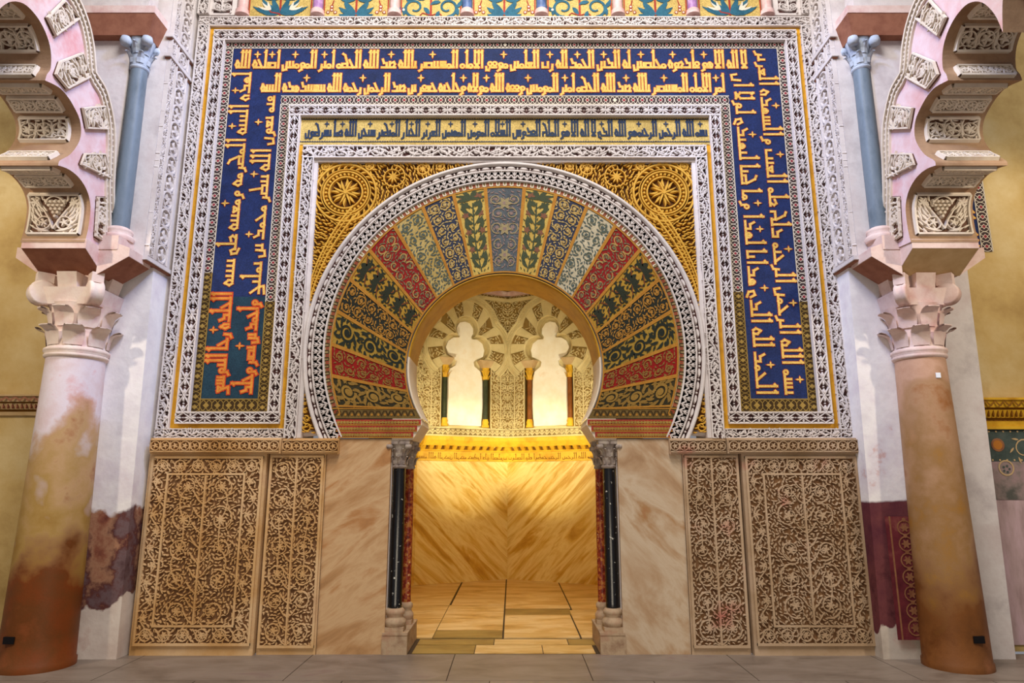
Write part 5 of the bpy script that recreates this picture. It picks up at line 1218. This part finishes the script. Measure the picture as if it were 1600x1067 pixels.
            fill_leaves(m, lambda u, v: abs(u-c_) > .09, (.02, Wd-.02, -hv+.02, hv-.02), .040, lambda u, v: PI/2 - (u-c_)*4, carvst, .024, .008, 8, .07, .024, .8, .3)
            m.stroke([(c_ + .085*math.cos(a), hv*.5 + .08*math.sin(a)) for a in [q*PI/8 for q in range(9)]], .016, .034, carvst, .008)
        else:
            n = max(2, round(Wd/(2*hv)/.7)); 
            for q in range(n):
                u = (q+.5)*Wd/n; e = 1 if q % 2 else -1; m.ring(u, 0, hv*.6, .014, .03, carvst, .008, 16); m.flower(u, 0, hv*.5, 5, .03, carvst, .008, None, q)
                m.leaf(u+Wd/n*.5, -hv*.8, PI/2, hv*1.6, .03, .03, carvst, .008, e*.5)
            fill_leaves(m, lambda u, v: True, (.02, Wd-.02, -hv+.015, hv-.015), .035, lambda u, v: u*25, carvst, .028, .008, 5, .06, .022)
        m.build(name, ar)
    spanel('lotus_panel', 0, .08, .50, 'lotus', .07, .05)
    spanel('scroll_panel', 0, .60, .76, 's'); spanel('scroll_panel', 0, .82, .94, 's')
    spanel('scroll_panel', 1, .06, .19, 's'); spanel('scroll_panel', 1, .36, .56, 's'); spanel('scroll_panel', 1, .62, .74, 's'); spanel('scroll_panel', 1, .80, .92, 's')
    spanel('scroll_panel', 2, .03, .12, 's'); spanel('scroll_panel', 2, .22, .38, 's'); spanel('scroll_panel', 2, .44, .58, 's'); spanel('scroll_panel', 3, .2, .4, 's')
    # cornice on the side wall
    zc0, zc1 = (2.165, 2.36) if lf else (2.06, 2.33); ccol_ = tan_p if lf else goldcor; x0, x1 = (4.0, 7.5) if lf else (4.45, 7.5)
    cn = thing('wall_cornice', 'weathered ochre carved cornice on the yellow wall beyond the pink column' if lf else 'gilded carved cornice on the yellow wall beyond the brown column', 'cornice', (s*5, .1, zc0))
    m = MB(); hh = zc1-zc0; yw = .1
    for a, c2, d0, d1, mm in ((0, .18, .03, .04, ccol_), (.18, .3, .02, .02, goldcrec), (.3, .58, .05, .08, ccol_), (.58, .66, .06, .06, goldcrec), (.66, .92, .09, .11, ccol_), (.92, 1, .13, .13, ccol_)):
        m.hexa([(s*x0, yw, zc0+hh*a), (s*x1, yw, zc0+hh*a), (s*x1, yw-d0, zc0+hh*a), (s*x0, yw-d0, zc0+hh*a)], [(s*x0, yw, zc0+hh*c2), (s*x1, yw, zc0+hh*c2), (s*x1, yw-d1, zc0+hh*c2), (s*x0, yw-d1, zc0+hh*c2)], mm)
    m.build('moulding', cn)
    m = MB(wall(yw-.10, 0))
    xa, xb = sorted((s*x0, s*x1)); nz = int((xb-xa)/.09)
    for q in range(nz):
        u = xa + q*.09; m.stroke([(u, zc0+hh*.70), (u+.045, zc0+hh*.88), (u+.09, zc0+hh*.70)], .018, .02, goldcrec if not lf else brown_s)
    m.f = wall(yw-.06, 0)
    for q in range(nz*2): u = xa + q*.045; m.leaf(u, zc0+hh*.32, PI/2, hh*.24, .02, .025, goldcrec if not lf else brown_s, .002)
    m.build('carving', cn)

# painted hanging on the right side wall, and the mosaic fragment above it
p = thing('painted_wall_panel', 'faded pink painted wall panel with a dark flowered top edge beside the brown column', 'painted panel', (5.5, .1, 0))
m = MB(); m.box(4.62, 7.5, .085, .1, .06, 1.82, faded_p, True); m.build('field', p)
m = MB(); m.box(4.62, 7.5, .08, .1, 1.72, 2.05, slate_p, True); m.box(4.62, 7.5, .08, .1, 1.36, 1.72, mat('worn_slate_paint', [(0.35, '#57564f'), (0.5, '#8d7c76'), (0.65, '#a8888a')], 5, 8), True); m.build('dark_top_border', p)
for q in range(7):
    m = MB(wall(.079, 0))
    x = 4.80 + q*.52
    m.ring(x, 1.88, .055, .02, .003, ochre_p, None, 16); m.disk(x, 1.88, .05, .002, mat('amber_flower_paint', '#b8742c', 6) if q % 2 == 0 else scarlet, None, 12)
    m.spiral(x+.25, 1.84, .11, 0, 1.1, 1, .014, .002, tan_p, None, .3)
    for a in range(6): m.leaf(x+.25+.1*math.cos(a), 1.84+.1*math.sin(a), a+1, .07, .02, .003, tan_p)
    m.ring(x+.05, 1.66, .07, .014, .003, tan_p, None, 14)
    for a in range(5): m.disk(x+.05+.03*math.cos(a*1.25), 1.65+.03*math.sin(a*1.25), .012, .004, slate_p, None, 6)
    m.build('flower_spray', p)
m = MB(wall(.079, 0))
for q in range(40):
    m.disk(4.66+q*.07, 2.01, .010, .003, tan_p, None, 6); m.disk(4.66+q*.07, 1.735, .010, .003, tan_p, None, 6)
m.build('dotted_lines', p)
m = MB(); m.box(4.585, 4.635, .055, .1, .05, 2.06, goldcor, True)
for q in range(60): m.box(4.578, 4.642, .045, .06, .07+q*.033, .085+q*.033, brown_s, True)
m.box(4.585, 7.5, .05, .1, 2.03, 2.06, goldcor, True); m.build('beaded_frame', p)
p = thing('mosaic_fragment', 'strip of patterned mosaic with gold letters on the yellow wall behind the right lobed arch', 'mosaic strip', (4.9, .1, 3.85))
m = MB(); m.box(4.72, 5.02, .09, .1, 3.86, 5.6, blue_t, True); m.build('ground', p)
m = MB(lambda u, v, h: (4.76 + v, .088 - h, -u)); kufic(m, 'الله الملك لله العزه لله', -3.9, -5.5, .0, .15, goldt, redt); m.build('lettering', p)
m = MB(vstrip(.089, 4.99, 3.86)); lattice(m, 1.74, .12, cream_t, brown_t, garnet_t, cream_t); m.build('lattice_edge', p)
